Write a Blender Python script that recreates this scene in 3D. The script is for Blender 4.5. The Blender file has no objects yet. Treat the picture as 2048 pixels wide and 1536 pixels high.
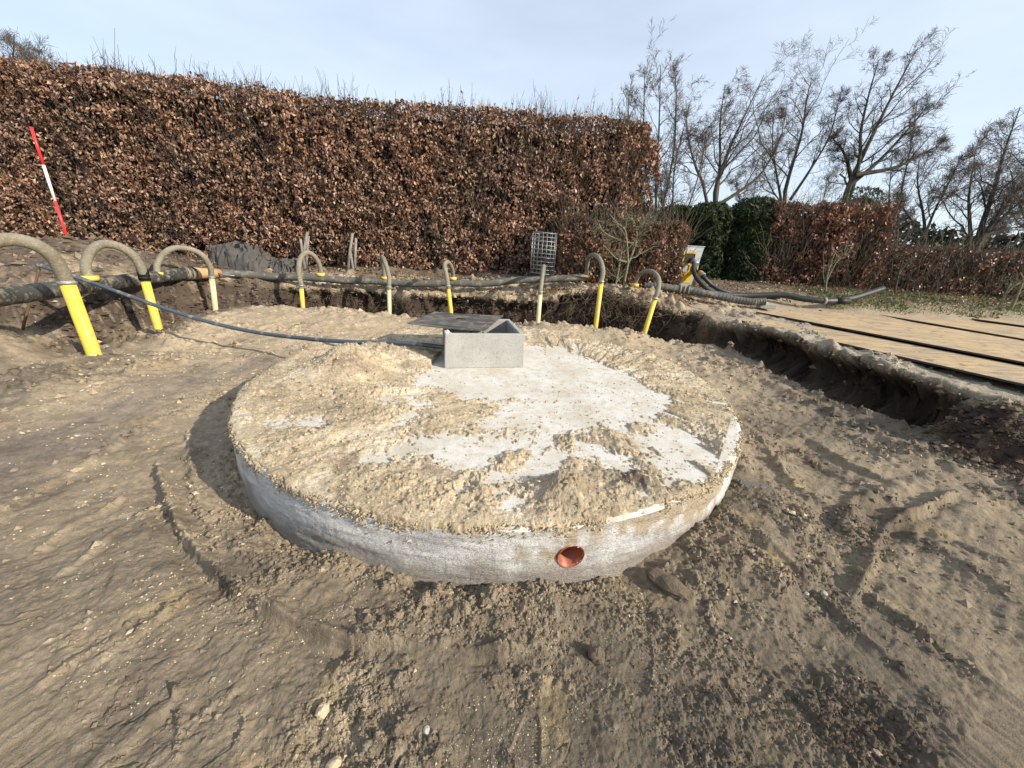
import bpy, math, random
import numpy as np
from mathutils import Matrix, Vector
random.seed(7); rng = np.random.default_rng(7)
S = bpy.context.scene
COL = S.collection
# ------------------------------------------------------------------ camera
F, TH, RO = 742.0, math.radians(20.5), math.radians(3.2)
CAM = np.array([0.0, 0.0, 1.75])
cam_data = bpy.data.cameras.new('camera'); cam = bpy.data.objects.new('camera', cam_data); COL.objects.link(cam)
cam_data.sensor_width = 36; cam_data.lens = F/2048*36; cam_data.clip_start = 0.02; cam_data.clip_end = 3000
_c, _s = math.cos(RO), math.sin(RO)
_r = Vector((_c, _s*math.sin(TH), _s*math.cos(TH))); _u = Vector((-_s, _c*math.sin(TH), _c*math.cos(TH)))
_f = Vector((0, math.cos(TH), -math.sin(TH)))
cam.matrix_world = Matrix(((_r.x, _u.x, -_f.x, CAM[0]), (_r.y, _u.y, -_f.y, CAM[1]), (_r.z, _u.z, -_f.z, CAM[2]), (0, 0, 0, 1)))
S.camera = cam
# ------------------------------------------------------------------ light
SUN_EL, SUN_AZ = math.radians(27), math.radians(27)     # az: behind the right hand side
sun_dir = Vector((math.cos(SUN_AZ)*math.cos(SUN_EL), -math.sin(SUN_AZ)*math.cos(SUN_EL), math.sin(SUN_EL)))
sd = bpy.data.lights.new('sun', 'SUN'); sd.energy = 5.0; sd.angle = math.radians(0.6); sd.color = (1.0, 0.90, 0.76)
so = bpy.data.objects.new('sun', sd); COL.objects.link(so); so.rotation_euler = (-sun_dir).to_track_quat('-Z', 'Y').to_euler()
W = bpy.data.worlds.new('World'); S.world = W; W.use_nodes = True
nt = W.node_tree; bg = nt.nodes['Background']; bg.inputs[1].default_value = 0.105
sky = nt.nodes.new('ShaderNodeTexSky'); sky.sky_type = 'NISHITA'; sky.sun_disc = False
sky.sun_elevation = SUN_EL; sky.sun_rotation = math.atan2(sun_dir.x, sun_dir.y)
sky.air_density = 1.0; sky.dust_density = 1.2; sky.ozone_density = 1.5; sky.altitude = 0
def wn(t): return nt.nodes.new(t)
tc = wn('ShaderNodeTexCoord'); mp = wn('ShaderNodeMapping'); mp.inputs['Scale'].default_value = (1.2, 1.6, 5.0); mp.inputs['Rotation'].default_value = (0.12, 0.2, 0.5)
nz = wn('ShaderNodeTexNoise'); nz.inputs['Scale'].default_value = 1.6; nz.inputs['Detail'].default_value = 6; nz.inputs['Roughness'].default_value = 0.5
cr = wn('ShaderNodeMapRange'); cr.inputs[1].default_value = 0.35; cr.inputs[2].default_value = 0.75; cr.inputs[3].default_value = 0.50; cr.inputs[4].default_value = 0.70
mx = wn('ShaderNodeMix'); mx.data_type = 'RGBA'
mx.inputs['B'].default_value = (7.3, 8.25, 9.5, 1)          # thin high cloud veil
L = nt.links.new
L(tc.outputs['Generated'], mp.inputs[0]); L(mp.outputs[0], nz.inputs['Vector']); L(nz.outputs[0], cr.inputs[0])
L(cr.outputs[0], mx.inputs['Factor']); L(sky.outputs[0], mx.inputs['A']); L(mx.outputs['Result'], bg.inputs[0])
vs = S.view_settings; vs.view_transform = 'Standard'; vs.look = 'None'; vs.exposure = 0.45; vs.gamma = 1.0; vs.use_curve_mapping = False
S.cycles.max_bounces = 5; S.cycles.diffuse_bounces = 3; S.cycles.transparent_max_bounces = 4

# ------------------------------------------------------------------ helpers
def ray(px, py):
    x, y = (px-1024)/F, -(py-768)/F
    x, y = _c*x-_s*y, _s*x+_c*y
    return np.array([x, math.cos(TH)+y*math.sin(TH), -math.sin(TH)+y*math.cos(TH)])
def atz(px, py, z):
    d = ray(px, py); return CAM+d*((z-CAM[2])/d[2])
def aty(px, py, Y):
    d = ray(px, py); return CAM+d*(Y/d[1])
def plan(pts, z=0.0): return np.array([atz(x, y, z)[:2] for x, y in pts])
def sm(a, b, x):
    t = np.clip((x-a)/(b-a), 0, 1); return t*t*(3-2*t)

def _hash(ix, iy, seed):
    h = (ix.astype(np.int64)*374761393 + iy.astype(np.int64)*668265263 + seed*1442695041) & 0x7fffffff
    h = ((h ^ (h >> 13))*1274126177) & 0x7fffffff
    return ((h ^ (h >> 16)) & 0xffffff)/float(0xffffff)
def vnoise(x, y, seed=0):                                     # gradient noise, about -1..1
    ix, iy = np.floor(x), np.floor(y); fx, fy = x-ix, y-iy
    u, v = fx*fx*fx*(fx*(fx*6-15)+10), fy*fy*fy*(fy*(fy*6-15)+10)
    def g(dx, dy):
        a = _hash(ix+dx, iy+dy, seed)*2*np.pi
        return np.cos(a)*(fx-dx)+np.sin(a)*(fy-dy)
    return ((g(0, 0)*(1-u)+g(1, 0)*u)*(1-v)+(g(0, 1)*(1-u)+g(1, 1)*u)*v)*1.5
def fbm(x, y, sc, oc=4, seed=0, gain=.5):
    r = 0; a = 1; t = 0
    for i in range(oc):
        r = r+a*vnoise(x*sc+i*17.3, y*sc-i*9.1, seed+i*7); t += a; a *= gain; sc *= 2.03
    return r/t*1.5
def clods(x, y, cell, seed, dens=.7):                         # hemispherical lumps of random size
    X, Y = x/cell, y/cell; ix, iy = np.floor(X), np.floor(Y); out = np.zeros_like(x)
    for dx in (-1, 0, 1):
        for dy in (-1, 0, 1):
            cx, cy = ix+dx, iy+dy
            px, py = cx+_hash(cx, cy, seed), cy+_hash(cx, cy, seed+1)
            r = .25+.5*_hash(cx, cy, seed+2)**2
            a = _hash(cx, cy, seed+4)*3.14; e = .6+.4*_hash(cx, cy, seed+5)
            ux, uy = X-px, Y-py
            vx, vy = ux*np.cos(a)+uy*np.sin(a), (-ux*np.sin(a)+uy*np.cos(a))/e
            q = 1-(vx*vx+vy*vy)/(r*r)
            h = np.sqrt(np.maximum(q, 0))*r*np.where(_hash(cx, cy, seed+3) < dens, 1, 0)
            out = np.maximum(out, h)
    return out*cell
def segdist(x, y, P, closed=False):                           # distance, signed side and param to a polyline
    P = np.asarray(P, float); Q = np.vstack([P[1:], P[:1]]) if closed else P[1:]; A = P if closed else P[:-1]
    best = np.full(x.shape, 1e9); side = np.zeros_like(x); par = np.zeros_like(x)
    for i, (a, b) in enumerate(zip(A, Q)):
        d = b-a; L2 = d@d+1e-12
        t = np.clip(((x-a[0])*d[0]+(y-a[1])*d[1])/L2, 0, 1)
        ex, ey = x-a[0]-t*d[0], y-a[1]-t*d[1]; r = np.hypot(ex, ey)
        m = r < best; best = np.where(m, r, best); side = np.where(m, np.sign(d[0]*ey-d[1]*ex), side); par = np.where(m, i+t, par)
    return best, side, par
def inside(x, y, P):
    P = np.asarray(P, float); c = np.zeros(x.shape, bool); j = len(P)-1
    for i in range(len(P)):
        a, b = P[i], P[j]
        m = ((a[1] > y) != (b[1] > y)) & (x < (b[0]-a[0])*(y-a[1])/(b[1]-a[1]+1e-12)+a[0]); c ^= m; j = i
    return c
def sdist(x, y, P):                                           # negative inside the polygon
    d, _, _ = segdist(x, y, P, True); return np.where(inside(x, y, P), -d, d)
def lerp3(a, b, t): return a+(np.asarray(b, float)-a)*t[..., None]

def mesh_np(name, V, Fc, mat=None, col=None, smooth=True, parent=None, link=True):
    V = np.asarray(V, np.float32); Fc = np.asarray(Fc, np.int32); n = Fc.shape[1]
    me = bpy.data.meshes.new(name); me.vertices.add(len(V)); me.vertices.foreach_set('co', V.ravel())
    me.loops.add(Fc.size); me.loops.foreach_set('vertex_index', Fc.ravel())
    me.polygons.add(len(Fc)); me.polygons.foreach_set('loop_start', np.arange(0, Fc.size, n, dtype=np.int32))
    try: me.polygons.foreach_set('loop_total', np.full(len(Fc), n, np.int32))
    except Exception: pass
    me.polygons.foreach_set('use_smooth', np.full(len(Fc), smooth))
    me.update(calc_edges=True); me.validate()
    if col is not None:
        c = np.ones((len(V), 4), np.float32); c[:, :3] = col
        at = me.color_attributes.new('Col', 'FLOAT_COLOR', 'POINT'); at.data.foreach_set('color', c.ravel())
    if mat: me.materials.append(mat)
    o = bpy.data.objects.new(name, me)
    if link: COL.objects.link(o)
    if parent: o.parent = parent
    return o
def poly(name, V, faces, mat=None, smooth=False, parent=None):
    me = bpy.data.meshes.new(name); me.from_pydata([tuple(map(float, v)) for v in V], [], [tuple(map(int, f)) for f in faces]); me.update()
    me.polygons.foreach_set('use_smooth', np.full(len(me.polygons), smooth))
    if mat: me.materials.append(mat)
    o = bpy.data.objects.new(name, me); COL.objects.link(o)
    if parent: o.parent = parent
    return o
def tag(o, label=None, cat=None, group=None, kind=None):
    if label: o['label'] = label
    if cat: o['category'] = cat
    if group: o['group'] = group
    if kind: o['kind'] = kind
    return o
def thing(name, label, cat, loc=(0, 0, 0), group=None):
    o = bpy.data.objects.new(name, None); COL.objects.link(o); o.location = tuple(map(float, loc)); o.empty_display_size = .1
    return tag(o, label, cat, group)
def reparent(root, *kids):                                   # meshes are built in world space; keep them there
    for k in kids:
        k.parent = root; k.matrix_parent_inverse = Matrix.Translation(-root.location)

def tubes(P, R, sides=4):                                    # batch of tubes, P (B,n,3), R (B,n)
    B, n, _ = P.shape
    T = np.gradient(P, axis=1); T /= np.linalg.norm(T, axis=2, keepdims=True)+1e-9
    ref = np.where(np.abs(T[:, :1, 2:3]) > .8, np.array([1., 0, 0]), np.array([0, 0, 1.]))
    ref = np.repeat(ref, n, 1); U = np.cross(T, ref); U /= np.linalg.norm(U, axis=2, keepdims=True)+1e-9; Wv = np.cross(T, U)
    a = np.arange(sides)*2*np.pi/sides
    V = P[:, :, None, :]+R[:, :, None, None]*(U[:, :, None, :]*np.cos(a)[None, None, :, None]+Wv[:, :, None, :]*np.sin(a)[None, None, :, None])
    idx = np.arange(B*n*sides).reshape(B, n, sides)
    f = np.stack([idx[:, :-1], np.roll(idx, -1, 2)[:, :-1], np.roll(idx, -1, 2)[:, 1:], idx[:, 1:]], -1).reshape(-1, 4)
    return V.reshape(-1, 3), f
def catmull(P, m=8):
    P = np.asarray(P, float); Q = np.vstack([2*P[0]-P[1], P, 2*P[-1]-P[-2]]); out = []
    for i in range(1, len(Q)-2):
        for t in np.linspace(0, 1, m, endpoint=False):
            a, b, c, d = Q[i-1], Q[i], Q[i+1], Q[i+2]
            out.append(.5*((2*b)+(-a+c)*t+(2*a-5*b+4*c-d)*t*t+(-a+3*b-3*c+d)*t**3))
    out.append(P[-1]); return np.array(out)
def tube(name, P, r, mat, sides=14, parent=None, caps=True, hollow=0):
    """one tube along a path with parallel transport; r number or per point"""
    P = np.asarray(P, float); n = len(P); r = np.full(n, r) if np.isscalar(r) else np.asarray(r, float)
    T = np.gradient(P, axis=0); T /= np.linalg.norm(T, axis=1, keepdims=True)+1e-12
    u = np.cross(T[0], [0, 0, 1.] if abs(T[0][2]) < .9 else [1., 0, 0]); u /= np.linalg.norm(u); V = []
    for i in range(n):
        u = u-T[i]*(u@T[i]); u /= np.linalg.norm(u); w = np.cross(T[i], u)
        for k in range(sides):
            a = k*2*math.pi/sides; V.append(P[i]+r[i]*(u*math.cos(a)+w*math.sin(a)))
    fc = []
    for i in range(n-1):
        for k in range(sides):
            k2 = (k+1) % sides; fc.append((i*sides+k, i*sides+k2, (i+1)*sides+k2, (i+1)*sides+k))
    if caps: fc.append(tuple(range(sides-1, -1, -1))); fc.append(tuple((n-1)*sides+k for k in range(sides)))
    o = poly(name, V, fc, mat, True, None)
    if caps: o.data.polygons[len(o.data.polygons)-1].use_smooth = False; o.data.polygons[len(o.data.polygons)-2].use_smooth = False
    if parent: reparent(parent, o)
    return o
def box(name, size, center, rot, mat, parent=None, bev=0):
    import bmesh
    bm = bmesh.new(); bmesh.ops.create_cube(bm, size=1)
    bmesh.ops.scale(bm, vec=size, verts=bm.verts)
    if bev: bmesh.ops.bevel(bm, geom=bm.edges[:], offset=bev, segments=2, affect='EDGES')
    M = Matrix.Translation(Vector(tuple(map(float, center)))) @ (rot if isinstance(rot, Matrix) else Matrix.Rotation(rot, 4, 'Z'))
    bm.transform(M); me = bpy.data.meshes.new(name); bm.to_mesh(me); bm.free()
    me.materials.append(mat); o = bpy.data.objects.new(name, me); COL.objects.link(o)
    if parent: reparent(parent, o)
    return o

# ------------------------------------------------------------------ materials
def mat(name, base=(.5, .5, .5), rough=.8, attr=False, var=None, bump=(), spec=.3, metal=0, trans=0, extra=None, hsv=0):
    """var: list of (scale, lo, hi, colour, amount[, stretch]) noise layers; bump: list of (scale, strength metres[, stretch])"""
    m = bpy.data.materials.new(name); m.use_nodes = True; t = m.node_tree; N = t.nodes; Lk = t.links.new
    b = N['Principled BSDF']; b.inputs['Roughness'].default_value = rough; b.inputs['Metallic'].default_value = metal
    b.inputs['Specular IOR Level'].default_value = spec
    tcn = N.new('ShaderNodeTexCoord'); geo = N.new('ShaderNodeNewGeometry')
    if attr:
        a = N.new('ShaderNodeVertexColor'); a.layer_name = 'Col'; cur = a.outputs[0]
    else:
        a = N.new('ShaderNodeRGB'); a.outputs[0].default_value = (*base, 1); cur = a.outputs[0]
    def vec(st):
        if st is None: return geo.outputs['Position']
        mpn = N.new('ShaderNodeMapping'); mpn.inputs['Scale'].default_value = st[:3]
        if len(st) > 3: mpn.inputs['Rotation'].default_value = (0, 0, st[3])
        Lk(geo.outputs['Position'], mpn.inputs[0]); return mpn.outputs[0]
    for v in (var or []):
        sc, lo, hi, colr, amt = v[:5]; st = v[5] if len(v) > 5 else None
        n = N.new('ShaderNodeTexNoise'); n.inputs['Scale'].default_value = sc; n.inputs['Detail'].default_value = 5; n.inputs['Roughness'].default_value = .6
        Lk(vec(st), n.inputs['Vector'])
        r = N.new('ShaderNodeMapRange'); r.inputs[1].default_value = lo; r.inputs[2].default_value = hi; r.inputs[3].default_value = 0; r.inputs[4].default_value = amt
        Lk(n.outputs[0], r.inputs[0]); x = N.new('ShaderNodeMix'); x.data_type = 'RGBA'
        if colr == 'dark' or colr == 'light':
            x.blend_type = 'MULTIPLY'; k = .45 if colr == 'dark' else 1.7; x.inputs['B'].default_value = (k, k, k, 1); x.clamp_result = False
        else: x.inputs['B'].default_value = (*colr, 1)
        Lk(r.outputs[0], x.inputs['Factor']); Lk(cur, x.inputs['A']); cur = x.outputs['Result']
    Lk(cur, b.inputs['Base Color']); prev = None
    for bp in bump:
        sc, st_ = bp[:2]; stt = bp[2] if len(bp) > 2 else None
        n = N.new('ShaderNodeTexNoise'); n.inputs['Scale'].default_value = sc; n.inputs['Detail'].default_value = 4; n.inputs['Roughness'].default_value = .65
        Lk(vec(stt), n.inputs['Vector']); bn = N.new('ShaderNodeBump'); bn.inputs['Distance'].default_value = st_; bn.inputs['Strength'].default_value = 1
        Lk(n.outputs[0], bn.inputs['Height'])
        if prev: Lk(prev, bn.inputs['Normal'])
        prev = bn.outputs[0]
    if prev: Lk(prev, b.inputs['Normal'])
    if trans:
        tr = N.new('ShaderNodeBsdfTranslucent'); Lk(cur, tr.inputs[0]); ms = N.new('ShaderNodeMixShader'); ms.inputs[0].default_value = trans
        Lk(b.outputs[0], ms.inputs[1]); Lk(tr.outputs[0], ms.inputs[2]); Lk(ms.outputs[0], N['Material Output'].inputs['Surface'])
    return m
M = {}
M['ground'] = mat('bare_soil', rough=.93, attr=True, spec=.22, var=[(9, .45, .75, 'dark', .35), (45, .48, .72, 'dark', .55), (90, .5, .7, 'light', .45)], bump=[(25, .012), (80, .007), (260, .003)])
M['sand'] = mat('loose_sand', rough=.95, attr=True, spec=.15, var=[(12, .45, .75, 'dark', .25), (60, .48, .72, 'dark', .6), (110, .5, .7, 'light', .5)], bump=[(40, .012), (110, .008), (300, .003)])
M['clod'] = mat('soil_clod', rough=.95, attr=True, spec=.15, var=[(60, .45, .75, 'dark', .4)], bump=[(90, .005), (300, .002)])
M['concrete_top'] = mat('old_concrete_top', (.62, .60, .55), .9, var=[(2.5, .42, .68, (.47, .41, .32), .8), (12, .48, .68, (.47, .40, .29), .75), (45, .59, .67, (.40, .32, .22), .7), (120, .62, .68, (.22, .17, .12), .7)], bump=[(60, .004), (240, .002)])
M['plaster'] = mat('rough_render', rough=.92, attr=True, var=[(25, .55, .8, 'dark', .35, (1, 1, 6)), (90, .62, .72, (.27, .21, .14), .6)], bump=[(22, .02, (1, 1, 5)), (70, .012, (1, 1, 3)), (220, .004)])
M['cast'] = mat('cast_concrete', (.33, .33, .305), .88, var=[(4, .42, .62, (.42, .41, .375), .7), (60, .595, .65, (.16, .16, .14), .75), (28, .63, .68, (.18, .175, .16), .5), (9, .58, .70, (.30, .26, .20), .5), (130, .57, .65, (.18, .18, .16), .6), (90, .62, .72, (.6, .6, .56), .5)], bump=[(120, .003), (350, .001)])
M['steel'] = mat('worn_steel_sheet', (.085, .085, .082), .45, spec=.4, metal=.15, var=[(6, .48, .62, (.30, .25, .18), .8), (40, .5, .8, (.14, .13, .12), .6), (3, .4, .7, (.12, .12, .12), .6)], bump=[(60, .002)])
M['yellow'] = mat('yellow_pvc', (.72, .52, .05), .55, spec=.35, var=[(5, .46, .7, (.50, .37, .12), .75), (60, .58, .66, (.22, .16, .06), .8), (22, .52, .7, (.62, .50, .24), .7), (9, .58, .66, (.33, .25, .14), .7)])
M['cream'] = mat('faded_cream_pvc', (.62, .53, .30), .6, spec=.3, var=[(9, .45, .75, (.42, .35, .22), .6), (60, .62, .7, (.25, .2, .12), .6)])
M['hose'] = mat('grey_flexible_hose', (.22, .205, .16), .75, spec=.25, var=[(5, .43, .66, (.17, .14, .09), .8), (30, .5, .7, (.36, .31, .22), .7), (100, .56, .7, (.12, .10, .07), .7)], bump=[(70, .003), (30, .006, (1, 1, 6))])
M['header'] = mat('dirty_black_pipe', (.035, .037, .038), .5, spec=.4, var=[(8, .52, .66, (.30, .26, .18), .85), (30, .56, .7, (.35, .30, .21), .8), (3, .45, .7, (.08, .08, .07), .6)], bump=[(50, .004)])
M['greypipe'] = mat('dusty_grey_pipe', (.10, .10, .09), .7, spec=.25, var=[(8, .52, .68, (.30, .26, .20), .8), (35, .55, .7, (.08, .08, .07), .7)], bump=[(40, .006)])
M['blackhose'] = mat('black_rubber_hose', (.022, .023, .024), .5, spec=.4, var=[(10, .5, .75, (.09, .08, .065), .6)], bump=[(30, .004)])
M['blue'] = mat('blue_grey_pe_pipe', (.055, .075, .10), .4, spec=.45, var=[(7, .55, .68, (.30, .27, .2), .8), (30, .6, .72, (.25, .23, .18), .6)])
M['orange'] = mat('orange_brown_pvc', (.26, .065, .025), .45, spec=.4, var=[(20, .5, .8, (.25, .08, .04), .5)])
M['black'] = mat('black_void_plastic', (.012, .012, .012), .6)
M['red'] = mat('red_paint', (.70, .035, .04), .4, spec=.4)
M['white'] = mat('white_paint', (.78, .76, .72), .45, spec=.4)
M['galv'] = mat('galvanised_sheet', (.30, .33, .36), .5, metal=.5, var=[(5, .4, .7, (.22, .24, .26), .7), (30, .55, .7, (.4, .42, .43), .5)])
M['wire'] = mat('galvanised_wire', (.32, .33, .33), .45, metal=.6)
M['pumpyellow'] = mat('pump_yellow_paint', (.52, .33, .02), .5, spec=.4, var=[(14, .55, .7, (.4, .26, .04), .5)])
M['tarp'] = mat('dark_ground_cloth', (.075, .072, .068), .85, spec=.2, var=[(5, .5, .7, (.13, .12, .10), .6), (18, .55, .75, (.17, .15, .12), .5)], bump=[(200, .002)])
M['pole'] = mat('weathered_grey_wood', (.22, .20, .175), .8, var=[(20, .45, .7, (.10, .09, .08), .7, (1, 1, .2)), (9, .5, .7, (.33, .31, .28), .6)], bump=[(40, .003)])
M['paver'] = mat('concrete_paver', (.33, .32, .30), .9, var=[(8, .45, .7, (.42, .36, .27), .8)], bump=[(90, .003)])
M['board'] = mat('site_plywood', (.46, .335, .19), .85, spec=.15, var=[(1.6, .46, .56, (.30, .24, .18), .8), (5, .46, .58, (.50, .37, .20), .85, (.15, 3.0, 1, .98)), (16, .50, .62, (.20, .15, .10), .75, (.12, 3, 1, .98)), (7, .58, .64, (.15, .115, .085), .75), (60, .58, .66, (.50, .43, .32), .7)], bump=[(60, .002)])
M['boardedge'] = mat('shaded_board_edge', (.05, .045, .04), .8)  # board edges near black, their shade is put into the colour
M['bark'] = mat('tree_bark', (.075, .066, .052), .9, attr=False, var=[(6, .45, .7, (.10, .10, .055), .6), (30, .5, .7, (.045, .04, .035), .6)], bump=[(20, .01)])
M['twig'] = mat('fine_twigs', (.12, .10, .085), .85)
M['hedgetwig'] = mat('beech_hedge_twigs', (.085, .068, .048), .85)
M['palebark'] = mat('pale_green_bark', (.155, .145, .098), .85, var=[(14, .45, .7, (.16, .18, .07), .7), (40, .55, .7, (.42, .40, .30), .6)])
M['leaf'] = mat('dry_beech_leaf', rough=.42, attr=True, spec=.45, trans=.15)
M['yew'] = mat('yew_needles', rough=.6, attr=True, spec=.3, trans=.15)
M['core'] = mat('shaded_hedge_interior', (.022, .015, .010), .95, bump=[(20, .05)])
M['yewcore'] = mat('shaded_yew_interior', (.008, .014, .006), .95, bump=[(12, .08)])
M['root'] = mat('exposed_roots', (.12, .085, .055), .85)
M['grass'] = mat('short_grass', rough=.7, attr=True, trans=.2)
M['stone'] = mat('sandy_stone', (.50, .40, .26), .9, var=[(30, .45, .7, (.36, .28, .18), .6)], bump=[(60, .006)])
M['palestone'] = mat('pale_flint', (.40, .385, .34), .8, var=[(30, .45, .7, (.35, .33, .3), .6)], bump=[(60, .004)])
M['stake'] = mat('brown_stake', (.15, .085, .055), .8)
M['rust'] = mat('rusty_iron', (.11, .05, .03), .8)
#BODY
# ------------------------------------------------------------------ terrain
DC = np.array([-.185, 3.915]); DR = 2.405; DZ = .40
RIM = np.array([(6.2, -6), (5.7, 1.0), (5.5, 2.6), (5.05, 3.45), (4.85, 4.2), (4.6, 4.85), (4.35, 5.5), (4.3, 6.5), (4.0, 7.2), (3.65, 7.9), (3.0, 8.15), (2.3, 8.55),
    (1.7, 8.95), (1.0, 8.8), (.4, 8.75), (-1.5, 8.75), (-3.0, 8.85), (-5.0, 8.75), (-6.2, 8.45), (-6.75, 7.9), (-6.75, 7.2), (-6.7, 6.6), (-7.0, 6.1), (-7.5, 5.6), (-7.9, 4.9), (-7.8, 4.2), (-7.6, 3.2), (-7.2, 1.5), (-7.6, -6)])
RIDGES = [  # pixel polyline, height, width, one-sided step
    ([(305, 905), (318, 965), (345, 1040), (400, 1120), (470, 1190), (540, 1235), (600, 1262), (690, 1288), (830, 1302)], .050, .035, .07),
    ([(930, 1302), (1000, 1298), (1060, 1290)], .045, .03, .05),
    ([(375, 855), (372, 900), (390, 1000), (440, 1100)], .02, .03, .02),
    ([(232, 1100), (222, 1165), (205, 1200)], .015, .02, .012),
    ([(1500, 860), (1540, 920), (1580, 990), (1640, 1020), (1700, 1060)], .03, .04, .02),
    ([(1700, 1222), (1735, 1150), (1765, 1075), (1790, 1050), (1860, 1020), (1925, 990)], .045, .03, .05),
    ([(1840, 970), (1770, 990), (1700, 1012), (1690, 1060), (1700, 1100)], .07, .06, .0),
    ([(1790, 1060), (1900, 1120), (2048, 1220)], .012, .05, .015),
    ([(1560, 870), (1640, 930), (1760, 1000), (1900, 1090)], .02, .05, .0),
    ([(1500, 760), (1600, 800), (1720, 860), (1850, 930), (2048, 1010)], .05, .09, .0),
    ([(1450, 720), (1560, 770), (1700, 825), (1850, 880)], .05, .07, .0),
    ([(1560, 700), (1660, 790), (1800, 850), (1900, 900), (2048, 960)], .07, .10, .0),
    ([(1600, 1330), (1700, 1370), (1800, 1420), (1880, 1520)], .02, .03, .015),
    ([(1480, 1290), (1560, 1300), (1620, 1290)], .015, .02, .01),
    ([(0, 860), (120, 790), (260, 735), (420, 715)], .03, .06, .0),
    ([(150, 800), (330, 740), (500, 725), (560, 740)], .03, .07, -.02),
    ([(200, 1320), (330, 1230), (420, 1160)], .010, .02, .01),
    ([(230, 1500), (300, 1430), (345, 1400)], .02, .02, .02),
    ([(0, 1420), (120, 1340), (210, 1290)], .012, .02, .012),
    ([(470, 1475), (490, 1445), (488, 1420)], .016, .015, .012),
    ([(400, 1420), (440, 1395), (470, 1375)], .012, .02, .01),
    ([(1330, 1345), (1440, 1335), (1560, 1365)], .012, .02, .01),
    ([(350, 1370), (355, 1440), (350, 1500)], .008, .015, .01),
]
RIDGES += [([(0, 1010), (140, 930), (290, 850), (430, 800)], .012, .03, .02), ([(60, 1180), (180, 1090), (300, 1000)], .010, .03, .018), ([(0, 1130), (110, 1050), (240, 980)], .008, .03, .015),
    ([(1500, 1080), (1620, 1180), (1760, 1300), (1900, 1420)], .018, .05, .02), ([(1640, 1120), (1800, 1240), (2048, 1400)], .016, .05, .022), ([(1400, 1000), (1500, 1080), (1570, 1130)], .03, .06, .0),
    ([(420, 1010), (500, 1110), (620, 1190), (760, 1240)], .022, .05, .0), ([(1590, 860), (1700, 935), (1840, 1010)], .02, .04, .03), ([(1850, 1060), (1950, 1110), (2048, 1150)], .012, .03, .025)]
RIDGES = [(plan(p, .03), h*1.15, w, st*1.2) for p, h, w, st in RIDGES]
CLUMP = [  # pixel centre, world radius x, y, amount
    (900, 1210, .55, .28, 1.), (760, 1175, .35, .2, .8), (620, 1120, .4, .15, .7), (480, 1180, .3, .2, .5), (1000, 1240, .5, .2, .8),
    (1330, 1120, .4, .25, 1.), (1450, 1200, .5, .3, 1.), (1560, 1150, .5, .3, 1.), (1600, 1060, .35, .35, .9), (1330, 1200, .5, .25, .8), (1700, 1060, .3, .3, .9), (1760, 985, .3, .15, .8),
    (720, 1400, .22, .2, 1.), (760, 1500, .25, .2, 1.), (620, 1480, .2, .15, .7), (860, 1330, .5, .12, .9), (1010, 1380, .4, .2, .9), (1050, 1480, .3, .15, .7), (880, 1460, .2, .15, .8),
    (1300, 1420, .4, .25, .6), (1430, 1390, .3, .2, .7), (1720, 1450, .35, .3, 1.), (1760, 1370, .2, .2, .7), (1850, 1500, .3, .2, .7), (1400, 1500, .3, .2, .7), (1250, 1510, .2, .1, .6),
    (1530, 900, .4, .3, .6), (1560, 1010, .2, .3, .6), (1600, 850, .6, .3, .5), (1800, 900, .9, .4, .8), (1950, 980, .6, .3, .7), (1700, 800, .9, .35, .8), (1480, 745, .8, .5, .7),
    (80, 780, .8, .5, .9), (250, 740, .7, .6, .7), (480, 800, .4, .5, .6), (420, 760, .4, .5, .5), (560, 690, .8, .7, .35), (700, 640, 1., .7, .8), (820, 640, .8, .7, .8), (1150, 670, 1.1, .5, .9), (1050, 660, .6, .5, .8), (1300, 690, .8, .5, .6),
    (40, 700, .7, .4, .8), (200, 1380, .25, .1, .4), (50, 1290, .3, .1, .4), (160, 1260, .3, .1, .5), (170, 1430, .3, .12, .5), (350, 1090, .3, .2, .35), (1380, 1290, .4, .2, .7), (1540, 1340, .5, .2, .6),
]
CLUMP = [(*atz(px, py, .03)[:2], rx, ry, a) for px, py, rx, ry, a in CLUMP]
FEET = [(740, 1455, 35, 0), (1280, 1330, 60, 0), (1480, 1375, 10, 0), (1560, 1380, -55, 0), (1590, 1300, 85, 0), (1720, 1160, -20, 0), (1520, 930, 20, 0),
        (1865, 1300, -15, 0), (1760, 1260, 40, 0), (1050, 1510, 75, 0)]
FEET = [(*atz(px, py, 0)[:2], math.radians(a), k) for px, py, a, k in FEET]

BAND = plan([(-60, 960), (0, 925), (150, 850), (300, 785), (420, 745), (530, 722)], .08)
def clump_mask(x, y):
    m = np.zeros_like(x)
    for cx, cy, rx, ry, a in CLUMP: m = np.maximum(m, a*np.exp(-((x-cx)/rx)**2-((y-cy)/ry)**2))
    rr = np.hypot(x-DC[0], y-DC[1])-DR; m = np.maximum(m, .9*np.exp(-(rr/.16)**2))
    for P, h, w, st in RIDGES:
        if P[:, 1].max() > 12: continue
        d, _, _ = segdist(x, y, P); m = np.maximum(m, .75*np.exp(-(d/(w*1.3))**2)*(.6+.4*np.sign(h)))
    n = fbm(x, y, 1.7, 3, 91)+.45*fbm(x, y, 6, 2, 92)
    m = np.maximum(m, gauss(x, y, -6.3, 5.3, 1.3, 1.5)); m = np.maximum(m, gauss(x, y, -5.3, 3.5, 1.2, .45)*.9)
    b, _, _ = segdist(x, y, BAND); m = m*(1-.9*np.exp(-(b/.26)**2))
    return np.clip(m*sm(-.45, .25, n+.12)*1.1+.30*n-.14+.30*sm(3.6, 5.5, np.hypot(x, y))*(1-.8*np.exp(-(b/.4)**2)), 0, 1)
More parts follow.
